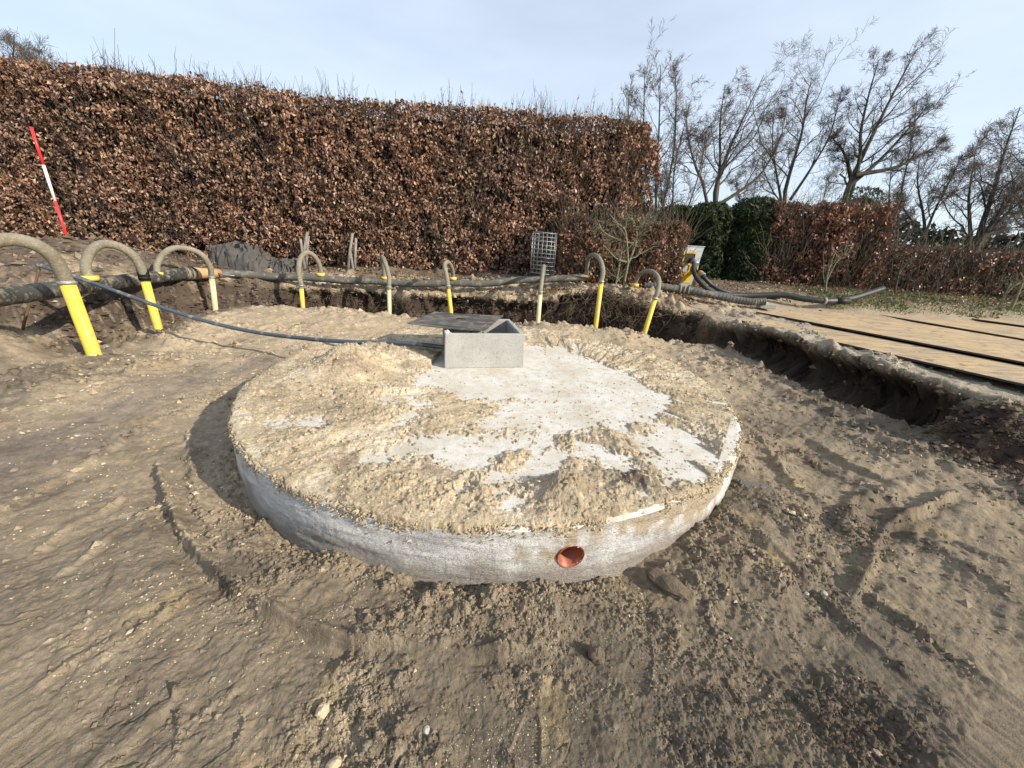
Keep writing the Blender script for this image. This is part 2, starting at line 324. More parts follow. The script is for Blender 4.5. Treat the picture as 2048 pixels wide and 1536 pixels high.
def gauss(x, y, cx, cy, rx, ry, a=0.0):
    c, s = math.cos(a), math.sin(a); u, v = (x-cx)*c+(y-cy)*s, -(x-cx)*s+(y-cy)*c
    return np.exp(-(u/rx)**2-(v/ry)**2)

def terrain(x, y, detail=True):
    """macro height, fine height, wall measures"""
    d0 = sdist(x, y, RIM)                                     # >0 outside the pit
    wob = .16*fbm(x, y, 1.1, 3, 5)+.07*fbm(x, y, 4.5, 3, 6)
    d = d0+wob*sm(30, 10, np.hypot(x, y))
    right = sm(3.5, 4.2, x)*sm(7.6, 6.8, y); front = sm(4.1, 3.1, y)*sm(3, 4, x); back = sm(6.6, 7.6, y)*sm(4.2, 3.2, x); left = sm(-4.2, -5.2, x)
    # inside
    zi = .18*sm(3.5, 8, y)+.07*sm(2.0, 4.5, x)+.16*sm(-2.5, -5.6, x)*sm(1, 4, y)-.03*gauss(x, y, -2.8, 3.2, .8, 1.4)
    zi = zi+.04*gauss(x, y, -.2, 1.42, .7, .10)+.03*gauss(x, y, .5, 1.35, .3, .1)+.11*gauss(x, y, 1.3, 1.75, .5, .26)+.10*gauss(x, y, 1.9, 2.4, .4, .5)
    zi = zi+.09*gauss(x, y, 2.45, 3.6, .25, 1.0)
    zi = zi+.16*gauss(x, y, -2.9, 7.3, .9, .55)+.13*gauss(x, y, .7, 7.1, 1.0, .4)+.10*gauss(x, y, 2.2, 7.2, .9, .4)+.10*gauss(x, y, -4.9, 3.5, .9, .5)
    zi = zi+.06*fbm(x, y, .55, 3, 11)+.03*fbm(x, y, 1.7, 3, 12)
    zi = zi-back*.55*np.exp(-((d0+.45)/.33)**2)               # trough in front of the far bank
    zi = zi-.62*gauss(x, y, -6.45, 5.35, .62, .85, -.3)-.45*gauss(x, y, -6.35, 7.1, .38, .9)-.25*gauss(x, y, 3.6, 7.5, .55, .4)+.50*gauss(x, y, -6.35, 4.0, .62, .55)
    zi = zi-.30*right*np.exp(-((d0+.12)/.25)**2)*sm(2.8, 3.8, y)
    rk = np.hypot(x-DC[0], y-DC[1])-DR; ak = np.arctan2(y-DC[1], x-DC[0]); zi = zi+np.exp(-(np.maximum(rk, 0)/.16)**2)*(.0+.10*np.clip(fbm(ak*2.4, rk*.5, 1.7, 3, 16)+.0, -.3, 1)+.08*sm(-.9, -.3, ak)*sm(.5, -.2, ak)-.05*sm(-2.3, -2.1, ak)*sm(-1.5, -1.8, ak)+.07*sm(-3.0, -2.8, ak)*sm(-2.3, -2.5, ak))
    # outside
    zo = .60+.42*sm(8.6, 11.0, y)+.10*sm(4, 8, y)*sm(3.5, 6, x)
    zo = zo+.34*gauss(x, y, 2.2, 8.9, 1.2, .75)+.12*gauss(x, y, 3.3, 8.8, .8, .7)+.10*gauss(x, y, .7, 9.6, 1.0, .5)
    zo = zo+.62*gauss(x, y, -9.3, 7.9, 2.6, 1.6)+.42*gauss(x, y, -8.0, 6.6, 1.6, 1.2)+.25*gauss(x, y, -12.5, 8.0, 3, 2)
    zo = zo+.09*fbm(x, y, .5, 3, 21)*sm(6, 3, np.abs(x-9)+np.abs(y-6)*0)*.3
    rough_o = sm(6.0, 4.5, x)
    zo = zo+rough_o*(.06*fbm(x, y, .8, 3, 22)+.04*fbm(x, y, 2.5, 3, 23))*sm(40, 14, y)
    zo = zo-.06*sm(3.5, 6, x)*sm(9.5, 8.5, y)+.03*fbm(x, y, .4, 2, 77)
    wdt = .10+1.15*front+.55*left*sm(5.5, 3.5, y)+.30*back+.35*left*sm(5, 6, y)
    t = sm(-wdt, .10, d)
    z = zi*(1-t)+zo*t
    wall = np.clip(4*t*(1-t), 0, 1)*sm(.15, .35, zo-zi)
    if not detail: return z
    cm = clump_mask(x, y); cm = np.where(d > 0, np.clip(.55+.9*fbm(x, y, .9, 3, 31), .1, 1)*rough_o, cm)
    cm = np.maximum(cm, wall)
    ins = 1-t
    fine = np.zeros_like(x)
    for P, h, w, st in RIDGES:
        dd, sg, par = segdist(x, y, P); s = dd*sg; n = .55+.6*fbm(x, y, 7, 2, 41)
        e = np.clip(par/.6, 0, 1)*np.clip((len(P)-1-par)/.6, 0, 1)
        fine += h*np.exp(-((s)/w)**2)*n*e+st*.5*np.exp(-(dd/(w*2))**2)*np.tanh(s/.01)*e
    # compacted, scraped surface: long soft streaks following the bucket round the tank
    ang = np.arctan2(y-DC[1], x-DC[0]); rad = np.hypot(x-DC[0], y-DC[1])
    st1 = fbm(rad*2.4, ang*2.2*1.5, 2.2, 4, 51)*.008+fbm(rad*8, ang*3.0, 2.0, 3, 52)*.004+.007*fbm(x, y, 8, 4, 55)
    st1r = fbm((x+y*1.1)*.6, (y-x*.75)*3.5, 2.0, 4, 53)*.009+fbm((x+y*1.1)*.9, (y-x*.75)*9, 2.0, 3, 54)*.005+.007*fbm(x, y, 8, 4, 55)
    k = sm(1.6, 2.6, x); fine += (st1*(1-k)+st1r*k)*(1-.5*cm)*sm(9, 6, y)
    flow = np.where(x < .9, 1.0, -1.0); uu, vv = x*.78+y*.62*flow, y*.78-x*.62*flow
    kk = sm(.4, 1.4, x); f1 = fbm(x*.78+y*.62, (y*.78-x*.62)*2.6, 3.0, 3, 63); f2 = fbm(x*.78-y*.62, (y*.78+x*.62)*2.6, 3.0, 3, 64); fl = f1*(1-kk)+f2*kk
    fine += (-.007*np.exp(-(np.abs(fl)/.04)**2)*sm(.0, .5, fbm(x, y, 2.6, 2, 66)+.2)+.0035*np.tanh(fl*9))*(1-.6*cm)*sm(9, 5, y)*sm(-.5, .2, fbm(x, y, 1.4, 2, 65)+.1)
    crk = np.abs(fbm(x, y, 3.2, 4, 61)); fine -= .004*np.exp(-(crk/.022)**2)*(1-cm)*sm(.1, .5, fbm(x, y, 1.1, 2, 62)+.3)
    # clods
    wx, wy = x+.02*fbm(x, y, 9, 2, 71), y+.02*fbm(x, y, 9, 2, 72)
    big = sm(.1, .5, fbm(x, y, 1.3, 3, 99)+.1)
    lump = clods(wx, wy, .10, 100, .45)*.40*big+clods(wx, wy, .048, 110, .6)*(.30+.45*big)+clods(wx, wy, .024, 120, .75)*.75+clods(x, y, .0125, 125, .8)*.8*sm(3.2, 2, np.hypot(x, y))
    far_ = sm(5.5, 7.5, np.hypot(x, y)); mid_ = sm(2.4, 4.0, np.hypot(x, y)); lump = lump+mid_*clods(wx, wy, .085, 103, .7)*(.35+.35*big)+far_*(clods(wx, wy, .26, 101, .5)*.45+clods(wx, wy, .13, 102, .65)*.6)
    fine += lump*cm*1.3+cm*(.026*fbm(x, y, 6, 4, 73)+.010*np.abs(fbm(x, y, 19, 3, 78)))
    sp = sm(.15, .6, fbm(x, y, 2.6, 3, 74)+.15)*(1-cm)
    fine += clods(x, y, .035, 130, .14)*.40*sp+clods(x, y, .015, 140, .22)*.5*sm(0, .5, fbm(x, y, 3.3, 2, 75))*sm(6, 3, y)
    fine += (.0045*fbm(x, y, 30, 3, 76)+.004*np.maximum(fbm(x, y, 18, 3, 79), 0))*sm(6, 3, y)
    for fx, fy, a, kd in FEET:
        u, v = (x-fx)*math.cos(a)+(y-fy)*math.sin(a), -(x-fx)*math.sin(a)+(y-fy)*math.cos(a)
        L_ = .145; q = (u/L_)**2+(v/(.052-.012*np.clip(u/L_, -1, .3)))**2; ms = sm(1.15, .85, q)*(np.abs(u+.02) > .018)
        if ms.max() == 0: continue
        gr = np.sin((u if kd == 0 else np.hypot(u-.02, v))*2*np.pi/.0155)
        fine = fine*(1-.65*ms)+ms*(.0026*np.clip(gr*1.5, -1, 1)*(.6+.6*fbm(x, y, 12, 2, 95))-.006); fine += .004*np.exp(-((q-1.25)/.22)**2)*(.5+fbm(x, y, 9, 2, 96))
    # bank: cracked, hanging soil
    fine += wall*(.07*fbm(x, y, 3.5, 4, 81)+.04*fbm(x, y, 11, 3, 82))
    fade = sm(60, 14, np.hypot(x, y))
    return z+fine*fade, dict(d=d, d0=d0, wall=wall, t=t, cm=cm, zi=zi, zo=zo, right=right, back=back, front=front, left=left, rough_o=rough_o, rad=rad, ang=ang)

def soil_colour(x, y, z, q):
    n1 = fbm(x, y, .9, 4, 201); n2 = fbm(x, y, 3.1, 4, 202); n3 = fbm(x, y, 9, 3, 203)
    sand = np.array([.450, .360, .240]); mud = np.array([.272, .218, .148]); grey = np.array([.180, .148, .108]); dark = np.array([.048, .034, .025]); yel = np.array([.46, .34, .17]); brown = np.array([.13, .088, .052])
    c = np.broadcast_to(mud, x.shape+(3,)).copy()
    leftness = sm(.6, -1.6, x)
    c = lerp3(c, sand*.82, np.clip(.50*leftness+.55*sm(-.1, .8, n1+.4*n2), 0, 1)*.75)
    c = lerp3(c, grey, sm(.05, .6, -n1+.3*n2)*.8)
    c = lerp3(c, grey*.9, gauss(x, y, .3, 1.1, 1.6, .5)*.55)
    c = lerp3(c, sand*1.08, sm(3.6, 6.0, y)*sm(4.5, 3.0, x)*.75*sm(-.7, .3, n2+.3))
    c = lerp3(c, sand*1.05, sm(.2, .75, n2+.3*n3)*.45*sm(1.5, 0, x))
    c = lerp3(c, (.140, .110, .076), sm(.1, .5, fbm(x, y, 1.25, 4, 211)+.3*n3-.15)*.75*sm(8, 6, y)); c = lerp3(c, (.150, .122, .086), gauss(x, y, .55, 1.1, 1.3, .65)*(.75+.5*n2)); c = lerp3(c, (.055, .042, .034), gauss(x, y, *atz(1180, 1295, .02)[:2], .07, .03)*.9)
    c = lerp3(c, yel, sm(.35, .8, fbm(x, y, 2.2, 4, 204)+.25*n3)*.4)
    c = lerp3(c, sand, q['cm']*.45*sm(-.4, .4, n1+.2)*sm(2.5, -.5, x)); c = lerp3(c, grey*.72, q['cm']*.6*sm(0.0, .5, -n1-.1+.5*n2+.5*sm(.5, 2, x)*sm(3, 2, y)))
    c = lerp3(c, dark*2.2, sm(.42, .7, fbm(x, y, 1.7, 4, 205)+.2*n3)*.55*q['cm'])
    b, _, _ = segdist(x, y, BAND); c = lerp3(c, np.array([.235, .195, .155]), np.exp(-(b/.30)**2)*.8*(.75+.5*n2)); c = lerp3(c, (.15, .115, .105), np.exp(-(b/.22)**2)*sm(.25, .6, fbm(x*1.2+y, y*2-x, 2.0, 3, 209))*.6)
    c = lerp3(c, (.13, .10, .075), sm(1.3, .2, -q['d0'])*sm(3, 3.8, x)*sm(1.0, 2.4, y)*(.55+.6*n2))
    c = lerp3(c, (.10, .085, .08), gauss(x, y, -2.9, 4.5, .35, .25)*.5)
    # outside ground
    o = np.broadcast_to(sand*.9, x.shape+(3,)).copy()
    o = lerp3(o, brown*1.1, sm(-.3, .35, n1+.5*n2)*q['rough_o']*.85)
    o = lerp3(o, (.12, .09, .065), sm(9.3, 10.2, y)*sm(14, 10, x)*.8)
    o = lerp3(o, (.17, .135, .10), sm(-5.5, -7, x)*.75*sm(-.3, .4, n2+.1)); o = lerp3(o, sand*.8, sm(-5.5, -7, x)*sm(.1, .5, n2)*.6)
    o = lerp3(o, (.36, .31, .23), sm(3.6, 4.4, x)*sm(8.5, 7.5, y)*.9)
    o = lerp3(o, (.10, .12, .045), sm(9, 12, y)*sm(5, 8, x)*.8)
    o = lerp3(o, (.06, .08, .035), sm(12, 16, y))
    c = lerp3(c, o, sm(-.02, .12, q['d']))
    # cut faces
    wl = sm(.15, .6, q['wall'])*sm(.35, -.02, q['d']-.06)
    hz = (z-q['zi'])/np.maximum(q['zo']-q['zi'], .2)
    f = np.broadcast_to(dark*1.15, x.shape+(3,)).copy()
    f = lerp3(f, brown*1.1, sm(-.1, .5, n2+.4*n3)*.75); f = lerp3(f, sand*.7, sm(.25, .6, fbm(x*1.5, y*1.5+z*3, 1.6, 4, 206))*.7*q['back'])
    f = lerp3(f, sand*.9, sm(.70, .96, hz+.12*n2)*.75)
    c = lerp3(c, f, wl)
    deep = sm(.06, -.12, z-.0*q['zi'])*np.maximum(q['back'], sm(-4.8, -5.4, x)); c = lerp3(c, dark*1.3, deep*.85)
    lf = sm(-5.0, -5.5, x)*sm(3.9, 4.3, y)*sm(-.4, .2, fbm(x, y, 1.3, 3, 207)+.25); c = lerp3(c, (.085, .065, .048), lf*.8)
    n4 = fbm(x, y, 22, 3, 210); c = lerp3(c, (.10, .078, .058), sm(.2, .65, n4+.35*n2)*(.15+.40*q['cm'])*sm(9.5, 8, y)); c = lerp3(c, (.50, .42, .30), sm(.3, .7, -n4+.3*n1)*(.10+.35*q['cm'])*sm(2.5, .5, x)*sm(9, 8, y))
    c = c*(1+.16*n3+.10*fbm(x, y, 28, 2, 208))[..., None]
    return np.clip(c*np.array([.90, .90, .92])*(1-.12*sm(3.2, 1.2, y))[..., None], .01, .8)

def polar(cols, rows):
    A, R = np.meshgrid(cols, rows); return R*np.sin(A), R*np.cos(A)
fa = np.radians(np.linspace(-64, 64, 710)); ca = np.radians(np.linspace(65, 295, 70)[1:-1]); cols = np.concatenate([fa, ca])
dep = np.radians(np.arange(74, 20.0, -.098)); r1 = 1.75/np.tan(dep)
r2 = np.arange(r1[-1], 11.2, .026)[1:]; r3 = np.geomspace(11.4, 1500, 46); r0 = np.array([.02, .15, .3, .42])
rows = np.concatenate([r0, r1, r2, r3])
gx, gy = polar(cols, rows)
gz, Q = terrain(gx, gy)
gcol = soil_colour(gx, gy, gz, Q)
# undercut of the right hand bank and lumps pushed out of every cut face (the faces really overhang)
dx_, dy_ = 1.0, 0.15
hz = np.clip((gz-Q['zi'])/np.maximum(Q['zo']-Q['zi'], .2), 0, 1)
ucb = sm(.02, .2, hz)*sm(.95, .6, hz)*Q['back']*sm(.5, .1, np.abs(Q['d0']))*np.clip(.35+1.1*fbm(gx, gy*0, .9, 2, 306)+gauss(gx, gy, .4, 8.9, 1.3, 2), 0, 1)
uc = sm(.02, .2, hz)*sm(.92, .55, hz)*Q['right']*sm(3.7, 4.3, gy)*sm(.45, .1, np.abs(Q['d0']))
sh = uc*(.42+.15*fbm(gx, gy, 1.6, 3, 301))
X = gx+sh*dx_+Q['wall']*(.06*fbm(gy*1.0, gz, 6, 3, 302)); Y = gy+sh*dy_+ucb*.38-Q['wall']*Q['back']*(.10*fbm(gx, gz*1.3, 3.0, 4, 303)+.04*fbm(gx, gz, 9, 3, 304))
gcol = lerp3(gcol, (.04, .029, .021), sm(0, .3, np.maximum(uc, ucb))*.6)  # undercut hollows tinted darker, their shade put into the soil colour
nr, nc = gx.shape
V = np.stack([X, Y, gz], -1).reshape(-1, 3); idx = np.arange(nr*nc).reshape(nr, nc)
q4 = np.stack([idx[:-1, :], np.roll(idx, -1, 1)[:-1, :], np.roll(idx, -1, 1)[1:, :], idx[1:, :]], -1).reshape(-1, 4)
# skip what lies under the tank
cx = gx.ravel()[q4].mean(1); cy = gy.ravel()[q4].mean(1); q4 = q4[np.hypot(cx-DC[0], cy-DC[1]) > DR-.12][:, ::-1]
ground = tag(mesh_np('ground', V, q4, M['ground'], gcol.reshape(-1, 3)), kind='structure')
def gh(x, y):                                                # ground height at points
    x = np.atleast_1d(np.asarray(x, float)); y = np.atleast_1d(np.asarray(y, float)); return terrain(x, y, True)[0]
def gh1(x, y): return float(gh(x, y)[0])

# ------------------------------------------------------------------ the buried tank
tank = thing('concrete_tank', 'large round concrete tank with sandy whitish top and orange pipe hole in the side', 'tank', (*DC, 0))
def ring(r, z, n): a = np.arange(n)*2*np.pi/n; return np.stack([DC[0]+r*np.cos(a), DC[1]+r*np.sin(a), np.full(n, z)], 1)
nT = 1100; zs = np.concatenate([np.linspace(-.35, DZ-.035, 40)]); aa = np.arange(nT)*2*np.pi/nT
A_, Z_ = np.meshgrid(aa, zs)
drr = .010*fbm(A_*DR*1.0, Z_*3, 2.2, 4, 401)+.0075*fbm(A_*DR*.9+Z_*1.5, Z_*9, 4, 4, 402)+.004*fbm(A_*DR*4, Z_*6, 9, 3, 403)
dent = np.exp(-((A_-math.radians(226))/.045)**2-((Z_-.36)/.05)**2)*.05
Rr = DR+drr-dent
V = [np.stack([DC[0]+Rr*np.cos(A_), DC[1]+Rr*np.sin(A_), Z_], -1).reshape(-1, 3)]
pipe_p = aty(1140, 1112, 0); 
def hitside(px, py):
    d = ray(px, py)[:]; o = CAM[:2]-DC; a = d[0]**2+d[1]**2; b = o@d[:2]; c = o@o-DR**2; t = (-b-math.sqrt(b*b-a*c))/a; return CAM+t*d
PH = hitside(1141, 1112); pa = math.atan2(PH[1]-DC[1], PH[0]-DC[0]); pn = np.array([math.cos(pa), math.sin(pa), 0]); ptv = np.array([-pn[1], pn[0], 0])
idx = np.arange(len(zs)*nT).reshape(len(zs), nT)
q4 = np.stack([idx[:-1], np.roll(idx, -1, 1)[:-1], np.roll(idx, -1, 1)[1:], idx[1:]], -1).reshape(-1, 4)
cen = V[0][q4].mean(1); du = (cen-PH)@ptv; dv = cen[:, 2]-PH[2]; front_ = ((cen-PH)@pn) > -.3
PR = .076
dg = np.degrees(A_); arc = A_*DR
st_ = sm(-.08, .45, fbm(arc, Z_*.8, 2.0, 4, 411)*.9+.55*fbm(arc, Z_*.6, 11, 3, 412)+3.4*(Z_-.30)+.55*sm(285, 325, dg)-.25*sm(262, 225, dg)+.05)
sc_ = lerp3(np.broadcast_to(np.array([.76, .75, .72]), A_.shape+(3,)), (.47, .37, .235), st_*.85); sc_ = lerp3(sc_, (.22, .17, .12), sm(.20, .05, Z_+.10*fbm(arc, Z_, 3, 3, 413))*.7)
sc_ = lerp3(sc_, (.42, .42, .42), sm(.2, .6, fbm(arc, Z_*3, 1.4, 3, 414))*.5)
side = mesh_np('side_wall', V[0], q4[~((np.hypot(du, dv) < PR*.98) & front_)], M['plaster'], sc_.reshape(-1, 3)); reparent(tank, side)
top_r = [ring(DR-.002, DZ-.035, 400), ring(DR-.012, DZ-.012, 400), ring(DR-.04, DZ, 400), ring(.5, DZ+.0, 400)]
Vt = np.vstack(top_r+[np.array([[DC[0], DC[1], DZ]])]); ft = []
for i in range(3): ft += [(i*400+k, i*400+(k+1) % 400, (i+1)*400+(k+1) % 400, (i+1)*400+k) for k in range(400)]
ft += [(1200+k, 1200+(k+1) % 400, 1600) for k in range(400)]
reparent(tank, poly('top_slab', Vt, ft, M['concrete_top'], False))
# the orange pipe stub set in the side
ps = PH-pn*.42; n_ = 40
def circ(c, r): return [c+r*(ptv*math.cos(a)+np.array([0, 0, 1])*math.sin(a)) for a in np.arange(n_)*2*math.pi/n_]
rings = [circ(PH-pn*.05, PR+.004), circ(PH+pn*.006, PR+.004), circ(PH+pn*.008, PR-.002), circ(PH-pn*.02, PR-.004), circ(PH-pn*.022, PR-.012), circ(PH-pn*.42, PR-.012)]
Vp = [v for r in rings for v in r]; fp = []
for i in range(5): fp += [(i*n_+k, (i+1)*n_+k, (i+1)*n_+(k+1) % n_, i*n_+(k+1) % n_) for k in range(n_)]
reparent(tank, poly('pipe_socket', Vp, fp, M['orange'], True))
reparent(tank, poly('pipe_end', circ(PH-pn*.419, PR-.012), [tuple(range(n_))], M['black']))

# sand lying on the tank
BARE = [([(835, 748), (880, 738), (1050, 738), (1056, 692), (1120, 697), (1200, 728), (1280, 762), (1330, 800), (1250, 812), (1100, 806), (980, 800), (900, 786), (830, 768)], 1.0),
        ([(1000, 800), (1250, 800), (1330, 815), (1300, 850), (1200, 860), (1100, 880), (960, 850)], .60),
        ([(780, 838), (820, 828), (842, 840), (835, 852), (800, 852)], 1.0), ([(570, 838), (640, 835), (648, 855), (610, 860)], .7),
        ([(530, 850), (575, 830), (600, 845), (560, 865)], .5), ([(770, 808), (860, 802), (850, 815), (780, 818)], .7), ([(640, 792), (670, 788), (668, 796)], .6), ([(745, 796), (775, 790), (770, 798)], .6),
        ([(745, 908), (800, 892), (860, 870), (905, 868), (960, 880), (1010, 880), (1040, 896), (1010, 915), (975, 930), (935, 935), (880, 928), (815, 912), (760, 930)], 1.0),
        ([(955, 870), (1100, 850), (1150, 860), (1090, 905), (1040, 890)], .55),
        ([(1045, 940), (1100, 905), (1160, 893), (1210, 905), (1260, 915), (1245, 935), (1180, 920), (1140, 925), (1080, 955), (985, 975), (920, 982), (950, 965)], 1.0),
        ([(1010, 975), (1060, 962), (1040, 985), (960, 1000)], .8),
        ([(1278, 872), (1330, 852), (1375, 865), (1432, 905), (1420, 932), (1380, 922), (1330, 905), (1290, 890)], 1.0),
        ([(1288, 900), (1340, 915), (1410, 950), (1400, 968), (1340, 945), (1295, 920)], .9),
        ([(1195, 925), (1260, 935), (1350, 965), (1330, 975), (1250, 955), (1200, 940)], .8),
        ([(1380, 858), (1420, 862), (1450, 880), (1430, 884)], .6), ([(1100, 840), (1220, 825), (1320, 830), (1240, 850)], .5),
        ([(950, 1000), (1000, 990), (1060, 1000), (1020, 1015), (960, 1012)], .6), ([(1240, 1000), (1330, 985), (1400, 960), (1440, 930), (1400, 985), (1300, 1015)], .5),
        ([(850, 960), (905, 962), (880, 975)], .4), ([(900, 1025), (1000, 1018), (1100, 1018), (1000, 1036)], .35)]
BARE = [(plan(p, DZ), a) for p, a in BARE]
def dpt(px, py): return atz(px, py, DZ)[:2]
fa2 = np.radians(np.linspace(-47, 33, 760)); rr2 = np.concatenate([1.35/np.tan(np.radians(np.arange(44, 17.5, -.092))), []])
rr2 = np.concatenate([rr2, np.arange(rr2[-1], 6.6, .018)[1:]])
sx, sy = polar(fa2, rr2); sr = np.hypot(sx-DC[0], sy-DC[1])
keep = sr < DR+.03
bare = np.zeros_like(sx); nb = .09*fbm(sx, sy, 3.5, 4, 501)+.045*fbm(sx, sy, 14, 3, 502)
for P, a in BARE:
    sdv = sdist(sx, sy, P)+nb*1.35+.05*fbm(sx, sy, 30, 2, 533); bare = np.maximum(bare, a*sm(.10, -.09, sdv))
streak = np.array(dpt(1150, 760)); sa = np.arctan2(sy-streak[1], sx-streak[0]); sl = np.hypot(sy-streak[1], sx-streak[0])
fan = fbm(sa*7, sl*1.1, 1.5, 4, 503)
th = .013+.019*fan+.010*fbm(sx, sy, 2.0, 3, 504)
m1 = dpt(700, 735); m2 = dpt(1125, 985); m3 = dpt(1275, 962); m4 = dpt(640, 765)
th += .23*gauss(sx, sy, m1[0], m1[1], .30, .34, .5)+.08*gauss(sx, sy, m4[0], m4[1], .5, .35)+.10*gauss(sx, sy, *dpt(820, 720), .35, .3)+.14*gauss(sx, sy, *dpt(760, 700), .3, .3)
th += .075*gauss(sx, sy, m2[0], m2[1], .16, .13, .6)+.06*gauss(sx, sy, m3[0], m3[1], .12, .10)+.03*gauss(sx, sy, *dpt(1180, 1000), .25, .12)
th += .03*gauss(sx, sy, *dpt(1430, 890), .15, .25)+.05*gauss(sx, sy, *dpt(1130, 670), 1.2, .35)+.05*gauss(sx, sy, *dpt(1330, 720), .5, .35)+.03*gauss(sx, sy, *dpt(700, 870), .6, .15)+.035*gauss(sx, sy, *dpt(850, 970), .6, .10)
th += .03*gauss(sx, sy, *dpt(560, 700), .6, .6)
bare = bare*(1-.8*sm(DR-.14, DR-.05, sr)*sm(-.2, .3, fbm(sx, sy, 5, 3, 545)+.3))
bare = bare*(1-.95*gauss(sx, sy, m3[0], m3[1], .15, .10))*(1-.8*gauss(sx, sy, m2[0], m2[1], .2, .12))
cmk = np.clip(.34+1.0*fbm(sx, sy, 2.1, 3, 505)+.8*fan+4*np.maximum(th-.06, 0), .12, 1)
wx, wy = sx+.012*fbm(sx, sy, 12, 2, 506), sy+.012*fbm(sx, sy, 12, 2, 507)
lump = clods(wx, wy, .085, 510, .35)*.40*sm(.05, .12, th)+clods(wx, wy, .040, 520, .6)*(.30+.35*sm(.04, .1, th))+clods(wx, wy, .021, 530, .75)*.80+.006*np.abs(fbm(sx, sy, 32, 2, 531))
bare = np.clip(bare+.9*sm(.20, .55, fbm(sa*9, sl*.9, 1.6, 3, 540))*sm(.25, .6, sl)*sm(2.2, 1.5, sl)*(th < .06)*sm(-.4, .2, fbm(sx, sy, 1.3, 2, 541)+.1), 0, 1)
th2 = th*(1-bare)+lump*cmk*(1-.72*bare)-.026*bare*sm(-.5, .1, fbm(sx, sy, 22, 3, 532)+.25)+.010*fbm(sx, sy, 9, 4, 508)*(1-bare*.5)
bx0 = (sx+.32)/.62; by0 = (sy-4.55)/.62; th2 = np.where((np.abs(bx0) < 1) & (np.abs(by0) < 1), np.minimum(th2, -.004), th2)
edge = sm(DR-.10, DR-.01, sr); rag = np.clip(.4+1.0*fbm(sa*0+np.arctan2(sy-DC[1], sx-DC[0])*DR, sr*0, 2.3, 4, 509), 0, 1)
th_a = np.arctan2(sy-DC[1], sx-DC[0])
rag = sm(-.15, .55, fbm(th_a*DR, sr*0, 1.6, 3, 509)+.5*fbm(th_a*DR, sr*0, 7, 3, 512)+.15); rl = DR-.022+.026*rag+.012*fbm(sx, sy, 14, 3, 513)
sz = DZ+th2*(1-.35*edge)-np.maximum(sr-(DR-.045), 0)**2*5*(1-rag*.5)-np.maximum(sr-rl, 0)*5
nr2, nc2 = sx.shape; idx = np.arange(nr2*nc2).reshape(nr2, nc2)
q4 = np.stack([idx[:-1, :-1], idx[:-1, 1:], idx[1:, 1:], idx[1:, :-1]], -1).reshape(-1, 4)[:, ::-1]
ok = keep.ravel()[q4].all(1) & (sz.ravel()[q4].min(1) > DZ-.05) & ((sz.ravel()[q4].max(1) > DZ-.003) | (sr.ravel()[q4].max(1) > DR-.08)); q4 = q4[ok]
used = np.unique(q4); rm = np.zeros(nr2*nc2, int); rm[used] = np.arange(len(used))
n1 = fbm(sx, sy, 1.6, 4, 521); n2 = fbm(sx, sy, 7, 3, 522)
sc = np.broadcast_to(np.array([.465, .375, .25]), sx.shape+(3,)).copy()
sc = lerp3(sc, (.33, .26, .17), sm(-.1, .5, n1+.4*n2)*.75); sc = lerp3(sc, (.56, .50, .39), sm(.1, .6, -n1+.5*n2)*.5)
sc = lerp3(sc, (.085, .062, .045), np.clip(gauss(sx, sy, m3[0], m3[1], .16, .11)*1.5*(.8+.6*n2), 0, .95)); sc = lerp3(sc, (.24, .185, .13), gauss(sx, sy, m2[0]+.05, m2[1]-.03, .3, .16)*.6)
sc = lerp3(sc, (.27, .19, .115), gauss(sx, sy, *dpt(790, 712), .25, .2)*.6); sc = lerp3(sc, (.20, .15, .105), sm(.25, .6, fbm(sx, sy, 2.7, 4, 523))*.55)
sc = lerp3(sc, (.50, .46, .39), bare*.45); sc = lerp3(sc, (.17, .125, .085), sm(.25, .6, fbm(sx, sy, 24, 3, 534)+.3*fbm(sx, sy, 5, 2, 535))*.45); sc = lerp3(sc, (.60, .51, .36), sm(.2, .6, -fbm(sx, sy, 17, 3, 536))*.45)
sc *= (1+.16*n2+.12*fbm(sx, sy, 30, 2, 524))[..., None]
sc = np.clip(sc*1.12, 0, .8)
V = np.stack([sx, sy, sz], -1).reshape(-1, 3)[used]
sand_o = tag(mesh_np('scattered_sand', V, rm[q4], M['sand'], sc.reshape(-1, 3)[used]), 'loose pale sand and crumbs scattered over the round concrete tank top', 'sand', kind='stuff')

# ------------------------------------------------------------------ loose crumbs and clods
phi = (1+5**.5)/2
ICO = np.array([(-1, phi, 0), (1, phi, 0), (-1, -phi, 0), (1, -phi, 0), (0, -1, phi), (0, 1, phi), (0, -1, -phi), (0, 1, -phi), (phi, 0, -1), (phi, 0, 1), (-phi, 0, -1), (-phi, 0, 1)])/1.9
ICF = np.array([(0, 11, 5), (0, 5, 1), (0, 1, 7), (0, 7, 10), (0, 10, 11), (1, 5, 9), (5, 11, 4), (11, 10, 2), (10, 7, 6), (7, 1, 8), (3, 9, 4), (3, 4, 2), (3, 2, 6), (3, 6, 8), (3, 8, 9), (4, 9, 5), (2, 4, 11), (6, 2, 10), (8, 6, 7), (9, 8, 1)])
OCT = np.array([(1, 0, 0), (-1, 0, 0), (0, 1, 0), (0, -1, 0), (0, 0, 1), (0, 0, -.8)])*1.05
OCF = np.array([(0, 2, 4), (2, 1, 4), (1, 3, 4), (3, 0, 4), (2, 0, 5), (1, 2, 5), (3, 1, 5), (0, 3, 5)])
